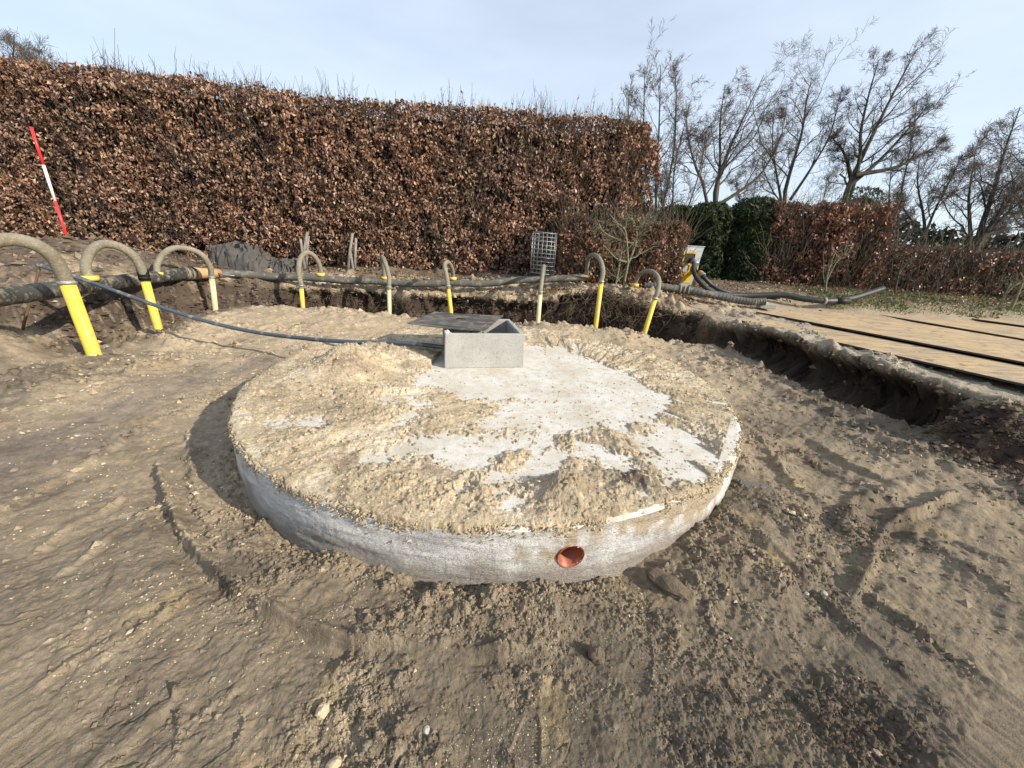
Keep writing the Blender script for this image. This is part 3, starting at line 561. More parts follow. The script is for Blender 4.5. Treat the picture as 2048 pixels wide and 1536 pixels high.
def clod_mesh(name, C, size, colr, m):
    n = len(C); ICO_, ICF_ = (OCT, OCF) if n > 2000 else (ICO, ICF); nv = len(ICO_); sc3 = rng.uniform(.6, 1.15, (n, 1, 3))*size[:, None, None]; sc3[:, :, 2] *= .8
    Vv = ICO_[None]*(1+rng.uniform(-.30, .30, (n, nv, 1)))*sc3+rng.normal(0, .16, (n, nv, 3))*sc3
    a = rng.uniform(0, 6.28, n); ca_, sa_ = np.cos(a)[:, None], np.sin(a)[:, None]
    Vr = np.stack([Vv[..., 0]*ca_-Vv[..., 1]*sa_, Vv[..., 0]*sa_+Vv[..., 1]*ca_, Vv[..., 2]], -1)+C[:, None, :]
    Fi = (ICF_[None]+np.arange(n)[:, None, None]*nv).reshape(-1, 3)
    return mesh_np(name, Vr.reshape(-1, 3), Fi, m, np.repeat(colr, nv, 0), smooth=False)
def sample_view(n, pw=1.0):                                  # points about evenly dense in the picture
    a = np.radians(rng.uniform(-62, 62, n)); dp = np.radians(rng.uniform(9.5**pw, 70**pw, n)**(1/pw)); r = 1.75/np.tan(dp); return r*np.sin(a), r*np.cos(a)
px_, py_ = sample_view(170000); cmm = clump_mask(px_, py_)
rr_ = np.hypot(px_-DC[0], py_-DC[1]); prob = np.clip(cmm**1.6*.8+.03, 0, 1)*(rr_ > DR+.02)
kp = rng.uniform(0, 1, len(px_)) < prob; px_, py_ = px_[kp][:31000], py_[kp][:31000]
zz, qq = terrain(px_, py_); lc = soil_colour(px_, py_, zz, qq)
dist = np.hypot(px_, py_); size = np.minimum(rng.lognormal(0, .5, len(px_)), 2.6)*.0038*np.clip(dist, .8, 7)**.85
lc = np.clip(lc*rng.uniform(.75, 1.35, (len(px_), 1)), .02, .7); pl = rng.uniform(0, 1, len(px_)) < .012; lc[pl] = (.52, .43, .29)
# crumbling lumps sticking to the cut banks
wv = np.argwhere((Q['wall'] > .12) & (gy < 9.6) & (gy > 2.2)); wv = wv[rng.permutation(len(wv))[:14000]]; wi, wj = wv[:, 0], wv[:, 1]
wP = np.stack([X[wi, wj], Y[wi, wj], gz[wi, wj]], 1)+rng.normal(0, .012, (len(wv), 3)); ws = rng.lognormal(0, .6, len(wv))*.017*np.clip(np.hypot(wP[:, 0], wP[:, 1])/7-.15, .3, 1.1); wcl = np.clip(gcol[wi, wj]*rng.uniform(.5, 1.7, (len(wv), 1)), .012, .5)
hw = hz[wi, wj] > .85; wcl[hw] = wcl[hw]*1.05; ws[hw] *= .75
tag(clod_mesh('bank_crumbs', wP, np.minimum(ws, .06), wcl, M['clod']), 'crumbling soil lumps clinging to the cut faces of the excavation', 'soil', kind='stuff')
ex_, ey_ = sample_view(60000); sk_ = fbm(ex_*.7+ey_*.7, (ey_-ex_)*1.8, 2.2, 3, 221); mk_ = (ex_ < .8) & (np.hypot(ex_-DC[0], ey_-DC[1]) > DR+.05) & (sk_ > .22) & (rng.uniform(0, 1, len(ex_)) < .5) & (ey_ < 6)
ex_, ey_ = ex_[mk_][:7500], ey_[mk_][:7500]; ez_ = terrain(ex_, ey_)[0]; es_ = np.minimum(rng.lognormal(0, .45, len(ex_)), 2.2)*.0019*np.clip(np.hypot(ex_, ey_), .8, 7)**.85
# rubbly lumps on the spoil heaps and the bank tops, sand crumbs clinging to the tank rim
hx_ = np.concatenate([rng.uniform(-14, -6.2, 4200), rng.uniform(-6.2, 4.2, 3000)]); hy_ = np.concatenate([rng.uniform(4.6, 9.6, 4200), rng.uniform(8.6, 10.1, 3000)]); kq = sdist(hx_, hy_, RIM) > .03; hx_, hy_ = hx_[kq], hy_[kq]
hz2, hq = terrain(hx_, hy_); hs = np.minimum(rng.lognormal(0, .7, len(hx_)), 4)*.020; hc2 = np.clip(soil_colour(hx_, hy_, hz2, hq)*rng.uniform(.6, 1.6, (len(hx_), 1)), .02, .5)
tag(clod_mesh('heap_lumps', np.stack([hx_, hy_, hz2+hs*.15], 1), hs, hc2, M['clod']), 'rough lumps of dug soil on the spoil heaps and along the bank top', 'soil', kind='stuff')
n = 12000; ra = rng.uniform(-np.pi, .7, n); rk_ = fbm(ra*DR, 0*ra, 1.6, 3, 550)+.5*fbm(ra*DR, 0*ra, 6, 2, 551); dn_ = rng.exponential(.022, n)*(1+1.3*np.clip(rk_, 0, 1)); ok = (rng.uniform(0, 1, n) < .45+.9*rk_) & (dn_ < .16); ra, dn_ = ra[ok], dn_[ok]
rsz = np.minimum(rng.lognormal(0, .5, len(ra)), 2.4)*.0062; rp_ = DR-.035*rng.uniform(0, 1, len(ra))**2*(dn_ < .012)-.010+.012*sm(0, .02, dn_)
tag(clod_mesh('rim_sand', np.stack([DC[0]+rp_*np.cos(ra), DC[1]+rp_*np.sin(ra), DZ+.004-dn_], 1), rsz, np.array([.45, .36, .235])*rng.uniform(.6, 1.2, (len(ra), 1)), M['clod']), 'sand crumbs spilling over and clinging to the rim of the tank', 'sand', kind='stuff')
tag(clod_mesh('pale_crumbs', np.stack([ex_, ey_, ez_+es_*.1], 1), es_, np.array([.56, .48, .34])*rng.uniform(.75, 1.1, (len(ex_), 1)), M['clod']), 'pale dry sand crumbs strewn in streaks over the smooth floor left of the tank', 'sand', kind='stuff')
tag(clod_mesh('soil_crumbs', np.stack([px_, py_, zz+size*.05], 1), size, lc, M['clod']), 'loose crumbs and clods of soil lying over the dug ground', 'soil', kind='stuff')
# crumbs on the tank
n = 8500; a = rng.uniform(0, 6.28, n); r = DR*np.sqrt(rng.uniform(0, .985, n)); tx, ty = DC[0]+r*np.cos(a), DC[1]+r*np.sin(a)
ok = ~((np.abs(tx+.32) < .62) & (np.abs(ty-4.55) < .6)); tx, ty = tx[ok], ty[ok]
from mathutils.kdtree import KDTree
kd = KDTree(len(used)//3+1); Vs = V[::3]
for i, v in enumerate(Vs): kd.insert((v[0], v[1], 0), i)
kd.balance()
tz = np.array([max(Vs[kd.find((x, y, 0))[1]][2], DZ) for x, y in zip(tx, ty)])
size = np.minimum(rng.lognormal(0, .5, len(tx)), 2.6)*.0068
bz = bare.ravel()[used][::3]; near = np.array([kd.find((x, y, 0))[1] for x, y in zip(tx, ty)]); kk_ = (bz[near] < .4) | (rng.uniform(0, 1, len(tx)) < .45); tx, ty, tz, size = tx[kk_], ty[kk_], tz[kk_], size[kk_]*np.where(bz[near][kk_] > .4, .7, 1)
colr = np.array([.44, .35, .23])*rng.uniform(.5, 1.25, (len(tx), 1))
cr_o = clod_mesh('sand_crumbs', np.stack([tx, ty, tz+size*.2], 1), size, colr, M['clod'])
tag(cr_o, 'small sandy crumbs lying on the tank top', 'sand', kind='stuff')
# ------------------------------------------------------------------ box on the tank
ex = np.array([.976, .216, 0]); ex /= np.linalg.norm(ex); ey = np.array([-ex[1], ex[0], 0])
B0 = np.array([-.775, 3.99, DZ]); BW, BD, BH, BT = .925, .92, .40, .062
cb = thing('concrete_box', 'square grey cast concrete manhole box standing on the tank, half covered by a steel sheet', 'manhole box', B0)
def bp(u, v, w): return B0+ex*u+ey*v+np.array([0, 0, w])
def wallslab(name, u0, v0, u1, v1, h0, h1, taper=.012):
    m = M['cast']; import bmesh
    P = [bp(u0, v0, 0), bp(u1, v0, 0), bp(u1, v1, 0), bp(u0, v1, 0), bp(u0+taper*(u0 <= .01), v0+taper*(v0 <= .01), h0), bp(u1-taper*(u1 >= BW-.01), v0+taper*(v0 <= .01), h1), bp(u1-taper*(u1 >= BW-.01), v1, h1), bp(u0+taper*(u0 <= .01), v1, h0)]
    o = poly(name, P, [(3, 2, 1, 0), (4, 5, 6, 7), (0, 1, 5, 4), (1, 2, 6, 5), (2, 3, 7, 6), (3, 0, 4, 7)], m)
    b = o.modifiers.new('bevel', 'BEVEL'); b.width = .009; b.segments = 2; reparent(cb, o); return o
wallslab('front_wall', .0, .0, BW, BT, BH, BH)
wallslab('back_wall', .0, BD-BT, BW, BD, BH, BH)
wallslab('side_panel', .003, BT+.002, BT, BD-BT-.002, BH-.005, BH-.005); wallslab('side_panel', BW-BT, BT+.002, BW-.003, BD-BT-.002, BH+.001, BH+.001)
reparent(cb, poly('rebate_strip', [bp(BW-BT-.012, BT, BH-.03), bp(BW-BT+.004, BT, BH-.03), bp(BW-BT+.004, BD-BT, BH-.03), bp(BW-BT-.012, BD-BT, BH-.03), bp(BW-BT-.012, BT, BH-.012), bp(BW-BT+.004, BT, BH-.012), bp(BW-BT+.004, BD-BT, BH-.012), bp(BW-BT-.012, BD-BT, BH-.012)],
     [(0, 1, 2, 3), (4, 7, 6, 5), (0, 4, 5, 1), (1, 5, 6, 2), (2, 6, 7, 3), (3, 7, 4, 0)], M['galv']))
lug = clod_mesh('broken_corner', np.array([bp(.035, .05, BH+.012), bp(.07, .03, BH+.0), bp(.02, .02, BH+.004)]), np.array([.034, .026, .022]), np.array([[.5, .5, .47]]*3), M['clod']); reparent(cb, lug)
# steel sheet lying over the left half
lidp = [aty(815, 648, 4.30), aty(970, 663, 4.10), aty(1005, 632, 5.02), aty(869, 625, 5.05)]
lz = [.835, .815, .812, .84]; lidp = [np.array([p[0], p[1], z]) for p, z in zip([atz(815, 648, .835), atz(970, 662.5, .815), atz(1006, 632, .812), atz(869, 625, .84)], lz)]
lid = thing('steel_cover_sheet', 'dark worn square steel sheet lying crooked over the left half of the concrete box', 'cover', lidp[0])
def sheet(P, t, m, name, bow=0):
    n = 9; Vv = []; Fq = []
    for s_ in (0, 1):
        for i in range(n):
            for j in range(n):
                u, v = i/(n-1), j/(n-1); p = (P[0]*(1-u)+P[1]*u)*(1-v)+(P[3]*(1-u)+P[2]*u)*v
                Vv.append(p+np.array([0, 0, -t*s_+bow*(u-.5)**2*4]))
    k = n*n
    for i in range(n-1):
        for j in range(n-1):
            a, b, c, d = i*n+j, (i+1)*n+j, (i+1)*n+j+1, i*n+j+1; Fq += [(a, b, c, d), (k+d, k+c, k+b, k+a)]
    for i in range(n-1):
        Fq += [(i*n, k+i*n, k+(i+1)*n, (i+1)*n), (i*n+n-1, (i+1)*n+n-1, k+(i+1)*n+n-1, k+i*n+n-1), (i, i+1, k+i+1, k+i), ((n-1)*n+i, k+(n-1)*n+i, k+(n-1)*n+i+1, (n-1)*n+i+1)]
    return poly(name, Vv, Fq, m)
reparent(lid, sheet(lidp, .012, M['steel'], 'plate', .012))
cen = sum(lidp)/4; ins = [cen+(p-cen)*.84+np.array([0, 0, .008]) for p in lidp]
for a, b in ((0, 1), (1, 2), (2, 3), (3, 0)):
    reparent(lid, tube('raised_seam', [ins[a]+(0, 0, 0), (ins[a]+ins[b])/2, ins[b]], .004, M['steel'], 6))
hp = cen+np.array([.03, .0, .012]); hd = (lidp[1]-lidp[0]); hd /= np.linalg.norm(hd)
reparent(lid, tube('lifting_handle', [hp-hd*.06, hp-hd*.045+(0, 0, .012), hp+hd*.045+(0, 0, .012), hp+hd*.06], .006, M['black'], 8))
# riser filled with sand inside the box
rp = thing('sand_filled_riser', 'short round pipe end topped with yellow sand inside the concrete box', 'pipe', bp(.40, .36, 0))
rc = bp(.40, .36, 0); rc[2] = DZ
reparent(rp, tube('pipe_wall', [rc, rc+(0, 0, .34)], .085, M['black'], 24, caps=False))
a = np.linspace(0, 6.28, 24); 
lumpC = np.stack([rc[0]+rng.uniform(-.055, .055, 40), rc[1]+rng.uniform(-.055, .055, 40), rc[2]+.335+rng.uniform(0, .02, 40)], 1)
reparent(rp, clod_mesh('sand_filling', lumpC, rng.uniform(.014, .03, 40), np.array([.52, .42, .25])*rng.uniform(.8, 1.1, (40, 1)), M['clod']))
# dark floor soil in the box
# ------------------------------------------------------------------ blue grey pipe
e0 = bp(.02, .40, .14)
bpath = [e0, aty(800, 685.5, e0[1]+.02), aty(700, 684, 4.5), aty(600, 676, 4.75), aty(520, 666, 4.95), aty(450, 652, 5.0), aty(380, 633, 4.98), aty(300, 607, 4.95), aty(225, 580, 5.0), aty(150, 553, 5.1), aty(110, 541, 5.15), aty(78, 530, 5.25)]
bl = thing('plastic_pipe', 'thin blue-grey plastic pipe curving from the concrete box over the hole to the left', 'pipe', e0)
bc = catmull(bpath, 8); reparent(bl, tube('pipe_run', bc, .0265, M['blue'], 14))
reparent(bl, tube('end_cap', [bc[-2], bc[-1]+(bc[-1]-bc[-2])*.6], .032, M['blue'], 12))
st = thing('stake', 'thin brown stake standing in the hole under the end of the blue-grey pipe', 'stake', aty(50, 645, 5.2))
s0, s1 = aty(46, 660, 5.15), aty(77, 533, 5.25)-np.array([0, 0, .03]); reparent(st, tube('shaft', catmull([s0, s0*.6+s1*.4+(-.01, 0, 0), s0*.2+s1*.8+(.0, 0, .0), s1], 4), .014, M['stake'], 8))

# ------------------------------------------------------------------ header pipes
HP = [(-60, 600, 3.75), (0, 593, 4.1), (60, 586, 4.5), (130, 577, 4.95), (250, 562, 6.1), (350, 549, 7.2), (374, 546, 7.5), (425, 545, 8.05), (450, 548, 8.25), (520, 551, 8.5), (600, 555, 8.62), (700, 560, 8.75), (775, 565, 8.8), (850, 567, 8.82), (900, 567, 8.85), (960, 567, 8.88), (1000, 564, 8.92), (1050, 560, 8.98), (1120, 556, 9.1), (1172, 556, 9.2)]
HY = lambda px: float(np.interp(px, [h[0] for h in HP], [h[2] for h in HP]))
HX = [h[0] for h in HP]; Hy = [h[1] for h in HP]
def hdr(px): return aty(px, float(np.interp(px, HX, Hy)), HY(px))
HR = .105
def seg(a, b, n):
    P = np.array([hdr(x) for x in np.linspace(a, b, n)]); P[1:-1] = (P[:-2]+2*P[1:-1]+P[2:])/4; return P
hd1 = thing('header_pipe', 'thick muddy black header pipe from the left edge to the orange coupling', 'pipe', hdr(130))
P = seg(-60, 372, 30); reparent(hd1, tube('pipe_run', P, HR+.012*np.sin(np.arange(30)*2.1)*.4, M['header'], 18))
hd2 = thing('header_pipe', 'thick dusty grey header pipe along the far bank, orange coupling to small bare tree', 'pipe', hdr(800))
P = seg(436, 1172, 60); P[:, 2] += .012*np.sin(np.arange(60)*.55); reparent(hd2, tube('pipe_run', P, .080+.005*np.sin(np.arange(60)*1.7), M['greypipe'], 18))
cp = thing('pipe_coupling', 'short orange and cream coupling joining the black and the grey header pipes', 'pipe coupling', hdr(400))
c0, c1 = hdr(368), hdr(438)
reparent(cp, tube('sleeve', [c0, c0*.6+c1*.4, c0*.3+c1*.7, c1], [.118, .112, .098, .095], mat('faded_orange_rubber', (.46, .27, .12), .7, var=[(14, .45, .7, (.45, .38, .25), .8)]), 20))
for k in range(5):
    q = c0+(c1-c0)*(-.02+.06*k); d = (c1-c0)/np.linalg.norm(c1-c0); reparent(cp, tube('clamp_band', [q-d*.018, q+d*.018], .124, M['header'] if k % 2 == 0 else M['hose'], 20))
reparent(cp, tube('lever', [c1+(-.02, -.10, .02), c1+(.22, -.14, -.01), c1+(.42, -.13, -.02)], [.012, .022, .008], M['galv'], 8))
gh_ = thing('ribbed_hose', 'light grey ribbed suction hose running from the low hedge towards the pavers', 'hose', aty(1300, 574, 9.3))
gp = catmull([aty(1288, 572, 9.3), aty(1320, 573, 9.2), aty(1360, 579, 9.15), aty(1400, 585, 9.0), aty(1440, 593, 8.9), aty(1475, 600, 8.8), aty(1505, 604, 8.7), aty(1530, 603, 8.65)], 14)
reparent(gh_, tube('hose_run', gp, .082+.009*np.sin(np.arange(len(gp))*2.2), M['greypipe'], 16)); gq = aty(1352, 577, 9.15)
for k in range(3): 
    q = gp[28+k*3]; d = gp[30+k*3]-gp[28+k*3]; d /= np.linalg.norm(d); reparent(gh_, tube('clamp_band', [q-d*.02, q+d*.02], .102, M['hose'], 18))

# ------------------------------------------------------------------ wellpoints
WP = [  # bottom, top of riser, hose pixels, header cap px, riser material, radius, label
    ((191, 716), (133, 562), [(122, 540), (108, 517), (85, 497), (55, 484), (20, 479), (-15, 484), (-45, 505), (-60, 550)], (-52, 586), 'yellow', .068, 4.30, 'nearest yellow wellpoint riser at the left edge with a big grey hose arch', .074),
    ((316, 655), (288, 553), [(280, 532), (265, 510), (238, 493), (206, 488), (183, 501), (172, 525), (173, 545)], (180, 556), 'yellow', .058, 5.85, 'yellow wellpoint riser with a black joint, its hose arching onto the black header pipe', .066),
    ((431, 620), (423, 552), [(420, 533), (405, 511), (382, 499), (350, 496), (328, 507), (315, 528), (314, 542)], (315, 548), 'cream', .048, 7.45, 'faded cream wellpoint riser with wide hose arch just left of the orange coupling', .055),
    ((606, 618), (602, 569), [(598, 548), (598, 528), (603, 513), (614, 505), (627, 511), (637, 525), (641, 540)], (641, 549), 'yellow', .044, 8.05, 'yellow wellpoint riser with a narrow hose loop in front of the three leaning poles', .056),
    ((779, 629), (778, 572), [(778, 555), (774, 537), (768, 520), (764, 514), (764, 522), (768, 538)], (770, 556), 'cream', .042, 8.0, 'faded cream wellpoint riser left of the concrete box, hose bending straight back', .052),
    ((903, 632), (896, 570), [(893, 550), (889, 533), (892, 525), (898, 526), (904, 537), (906, 549)], (906, 557), 'yellow', .042, 7.9, 'yellow wellpoint riser rising directly behind the steel cover sheet', .050),
    ((1075, 656), (1081, 582), [(1083, 566), (1085, 548), (1087, 533), (1088, 536), (1087, 548)], (1086, 556), 'cream', .043, 7.45, 'faded cream wellpoint riser just right of the concrete box', .046),
    ((1191, 655), (1203, 561), [(1206, 545), (1203, 527), (1196, 514), (1187, 510), (1179, 513), (1175, 524), (1174, 540)], (1172, 553), 'yellow', .047, 7.7, 'bright yellow wellpoint riser in front of the small bare tree', .052),
    ((1289, 666), (1311, 595), [(1316, 580), (1318, 563), (1313, 550), (1303, 543), (1290, 543), (1278, 550), (1272, 562)], (1270, 570), 'yellow', .046, 7.5, 'rightmost yellow wellpoint riser leaning right with a grey hooked hose', .050)]
capm = M['yellow']
for i, (b, t_, hs, cpx, mt, rr, Yb, lab, hr) in enumerate(WP):
    pb, pt = aty(*b, Yb), aty(*t_, Yb+.02); dn = (pb-pt)/np.linalg.norm(pb-pt)
    w = thing('wellpoint', lab, 'wellpoint', pb, 'wellpoints along the edge of the excavation')
    reparent(w, tube('riser', [pb+dn*.75, pb, pt], rr, M[mt], 20))
    Yh = HY(cpx[0]) if cpx[0] < 1200 else 8.6
    hy = np.linspace(Yb, Yh, len(hs)+1); pts = [pt-dn*-.06]+[pt]+[aty(*p, float(Yb+(Yh-Yb)*sm(0, 1, np.array((k+1)/(len(hs)+.5))))) for k, p in enumerate(hs)]+[aty(*cpx, Yh)]
    pts[0] = pt+dn*.08; hc = catmull(pts, 10)
    hose = tube('hose', hc, hr*.89+.0022*np.sin(np.arange(len(hc))*2.4), M['hose'], 16); reparent(w, hose)
    reparent(w, tube('hose_clamp', [pt+dn*.035, pt+dn*.005], hr+.008, M['black'] if i == 1 else M['galv'], 20))
    if i == 1: reparent(w, tube('black_joint', [pt+dn*.06, pt-dn*.06, pt-dn*.11], hr+.006, M['black'], 20))
    cc = hc[-1]
    if i != 6:
        reparent(w, tube('outlet_cap', [cc+(0, 0, -.03), cc+(0, 0, .03), cc+(0, 0, .034)], [hr+.032, hr+.032, hr+.01], capm, 20))
# ------------------------------------------------------------------ ranging rod
r0, r1_ = aty(131, 466, 7.7), aty(62, 254, 7.75)
rod = thing('ranging_rod', 'tall thin red and white ranging rod stuck in the soil heap at the left', 'surveying rod', r0)
for k, (a, b, mm) in enumerate(((-.12, .32, 'red'), (.32, .66, 'white'), (.66, 1.0, 'red'))):
    reparent(rod, tube('band', [r0+(r1_-r0)*a, r0+(r1_-r0)*b], .023, M[mm], 12))
# ------------------------------------------------------------------ leaning poles by the hedge
for lab, sets in (('three grey poles leaning crossed against the tall hedge behind the narrow hose loop', [((609, 532), (601, 478)), ((602, 532), (615, 464)), ((611, 528), (617, 472))]), ('tight bundle of grey poles leaning against the tall hedge right of the crossed poles', [((695, 533), (705, 467)), ((706, 534), (699, 498)), ((709, 533), (712, 476))])):
    for k, (b, t_) in enumerate(sets):
        pb, pt = aty(*b, 10.05+.04*k), aty(*t_, 10.2+.02*k); names = {0: 'left', 1: 'middle', 2: 'right'}
        which = 'crossed poles' if b[0] < 650 else 'bundled poles'
        tag(tube('leaning_pole', [pb-(0, 0, .1), pb*.5+pt*.5+(0, 0, 0), pt], [.036, .034, .033], M['pole'], 10),
            f"{names[k]} one of the three grey {which} leaning on the tall hedge", 'pole', 'grey poles leaning on the tall hedge')
# ------------------------------------------------------------------ crumpled ground cloth
def cloth(name, cx, cy, lx, ly, h, seed, lab):
    n = 90; u, v = np.meshgrid(np.linspace(-1, 1, n), np.linspace(-1, 1, 50)); 
    env = np.clip(1-(np.abs(u)**3.0)-(np.abs(v)**2.6), 0, 1)**.45
    X, Y = cx+u*lx+.05*fbm(u, v, 3, 3, seed), cy+v*ly+.06*fbm(u, v, 3, 3, seed+9)
    w1 = .30*fbm(u, v, 1.2, 1, seed+1); rg = 1-np.abs(fbm(u*1.5+v*.3+w1, v*.4-u*.5-w1, 1.5, 1, seed+3))*2.0; rg2 = 1-np.abs(fbm(u*1.5-v*.3+w1, v*.4+u*.6, 2.8, 1, seed+5))*1.7
    base = terrain(X.ravel(), Y.ravel(), False).reshape(X.shape)
    H_ = h*env*(.60+.26*rg+.16*rg2+.12*sm(.2, -.4, u)); Z = base+np.maximum(H_, .0)-.02+.02*rg
    X = X+.03*rg*env; Y = Y-.06*np.maximum(rg2, 0)*env
    idx = np.arange(n*50).reshape(50, n); q = np.stack([idx[:-1, :-1], idx[:-1, 1:], idx[1:, 1:], idx[1:, :-1]], -1).reshape(-1, 4)
    return tag(mesh_np(name, np.stack([X, Y, Z], -1).reshape(-1, 3), q, M['tarp']), lab, 'cloth')
c_ = aty(480, 524, 9.75); cloth('ground_cloth', c_[0], 9.85, .78, .42, .56, 610, 'crumpled heap of dark grey ground cloth lying at the foot of the tall hedge')
c_ = aty(565, 523, 9.8); cloth('ground_cloth', c_[0]+.05, 9.9, .42, .3, .30, 650, 'small low fold of dark cloth beside the big crumpled cloth heap')
# ------------------------------------------------------------------ wire mesh roll
wc = aty(1084, 546, 9.75); wr = thing('wire_mesh_roll', 'upright roll of galvanised wire mesh standing between tall hedge and low hedge', 'wire mesh', wc)
wh = aty(1084, 466, 9.75)[2]-wc[2]; RW = .30; a = np.linspace(0, 2*np.pi, 29)
for k in range(11): 
    z = wc[2]+wh*k/10; reparent(wr, tube('ring_wire', np.stack([wc[0]+RW*np.cos(a), wc[1]+RW*np.sin(a), np.full(29, z)+.01*np.sin(a*2)], 1), .0075 if k % 2 else .010, M['wire'], 5, caps=False))
for k in range(18):
    t = k/18*2*np.pi; p = np.array([wc[0]+RW*1.01*math.cos(t), wc[1]+RW*1.01*math.sin(t), wc[2]-.03]); reparent(wr, tube('upright_wire', [p, p+(rng.uniform(-.01, .01), 0, wh+.05)], .0065, M['wire'], 5))
# ------------------------------------------------------------------ pump
pb = aty(1366, 583, 10.2); pz = pb[2]; pm = thing('pump_cabinet', 'grey and yellow pump cabinet half hidden behind the low hedge with hoses plugged in', 'pump', pb)
fx = np.array([.93, .15, 0]); fx /= np.linalg.norm(fx); fy = np.array([-fx[1], fx[0], 0]); 
top = aty(1403, 494, 10.2)[2]-pz; PW = .84; lean = .0
def pp(u, v, w): return pb+fx*(u-PW*.60)+fy*v+np.array([0, 0, w])
def prism(name, pts2, v0, v1, m):
    n = len(pts2); Vv = [pp(u, v0, w) for u, w in pts2]+[pp(u, v1, w) for u, w in pts2]
    fcs = [tuple(range(n)), tuple(range(2*n-1, n-1, -1))]+[(i, i+n, (i+1) % n+n, (i+1) % n) for i in range(n)]
    o = poly(name, Vv, fcs, m); reparent(pm, o); return o
prism('body', [(0, -.1), (PW-.20, -.1), (PW-.14, top*.18), (PW-.08, top*.45), (PW, top), (0, top)], 0, .8, M['galv'])
prism('yellow_panel', [(.0, top*.20), (PW-.20, top*.20), (PW-.16, top*.46), (.0, top*.48)], -.012, 0.0, M['pumpyellow'])
prism('base_plate', [(-.02, -.12), (PW-.17, -.12), (PW-.17, top*.03), (-.02, top*.03)], -.03, .84, M['galv'])
for (u0, w0, u1, w1) in ((.30, top*.60, .66, top*.88), (.52, top*.40, .78, top*.60)):
    f_ = .035
    for a_, b_, c_2, d_ in ((u0, w0, u1, w0+f_), (u0, w1-f_, u1, w1), (u0, w0+f_, u0+f_, w1-f_), (u1-f_, w0+f_, u1, w1-f_)):
        prism('opening_frame', [(a_, b_), (c_2, b_), (c_2, d_), (a_, d_)], -.02, -.002, M['pumpyellow'])
    prism('opening', [(u0+f_, w0+f_), (u1-f_, w0+f_), (u1-f_, w1-f_), (u0+f_, w1-f_)], -.008, -.003, M['black'])
for k in range(4): prism('plate_mark', [(.34+k*.06, top*.93), (.37+k*.06, top*.93), (.37+k*.06, top*.955), (.34+k*.06, top*.955)], -.006, -.001, M['white'])
prism('top_edge', [(-.01, top), (PW+.01, top), (PW+.01, top+.02), (-.01, top+.02)], -.015, .81, M['wire'])
# black hoses from the pump
h1 = [pp(.48, .05, top*.72), pp(.52, -.15, top*.68)]+[aty(1388, 545, 9.7), aty(1402, 566, 9.5), aty(1425, 584, 9.4), aty(1460, 590, 9.4), aty(1500, 591, 9.4), aty(1560, 590, 9.3), aty(1610, 598, 9.1), aty(1660, 602, 9.0), aty(1700, 597, 9.3), aty(1735, 587, 9.6), aty(1765, 577, 9.9)]
bh = thing('black_hose', 'long black rubber hose snaking from the pump along the copper hedge foot', 'hose', h1[0])
hc = catmull(h1, 8); reparent(bh, tube('hose_run', hc, np.interp(np.arange(len(hc)), [0, 25, 45], [.048, .056, .068]), M['blackhose'], 16)); reparent(bh, tube('coupling', [h1[1]+(0, .02, .02), h1[1]+(.05, -.12, -.08)], .075, M['galv'], 16))
q = hc[70]; d = hc[71]-hc[70]; d /= np.linalg.norm(d)
reparent(bh, tube('clamp_band', [q-d*.03, q+d*.03], .078, M['hose'], 16)); q = hc[74]; reparent(bh, tube('black_sleeve', [q-d*.0, q+d*.30], .074, M['black'], 16))
h2 = [pp(.66, .05, top*.50), pp(.72, -.25, top*.44)]+[aty(1408, 555, 9.8), aty(1425, 571, 9.75), aty(1450, 583, 9.7), aty(1490, 590, 9.7), aty(1560, 594, 9.5)]
bh2 = thing('black_hose', 'shorter second black hose leaving the lower pump outlet with a yellow sleeve', 'hose', h2[0])
hc2 = catmull(h2, 8); reparent(bh2, tube('hose_run', hc2, .052, M['blackhose'], 16)); reparent(bh2, tube('yellow_sleeve', hc2[7:12], .068, M['pumpyellow'], 16)); reparent(bh2, tube('coupling', hc2[12:15], .08, M['galv'], 16))
# ------------------------------------------------------------------ pavers
for k, (px, py, a_, w_, dz, lab) in enumerate([(1517, 606, .2, .34, 0, 'dark-sided grey paver at the front left of the loose paver pile'), (1532, 612, -.15, .34, 0, 'low paver sunk in sand at the front of the paver pile'), (1561, 607, .05, .36, .0, 'rightmost grey paver of the loose pile'), (1524, 595, .1, .32, 0, 'back paver lying under the black hose'), (1548, 598, .7, .30, .03, 'tilted pale paver resting on the middle of the pile'), (1500, 598, -.3, .34, 0, 'flat pale paver touching the ribbed hose')]):
    p = atz(px, py, .74); p = aty(px, py, p[1]); tag(box('paver', (w_, .24, .09), (p[0], p[1], p[2]+dz), Matrix.Rotation(a_, 4, 'Z') @ Matrix.Rotation(rng.uniform(-.08, .08)+(.3 if k == 4 else 0), 4, 'Y'), M['paver'], bev=.008), lab, 'paver', 'loose concrete pavers')
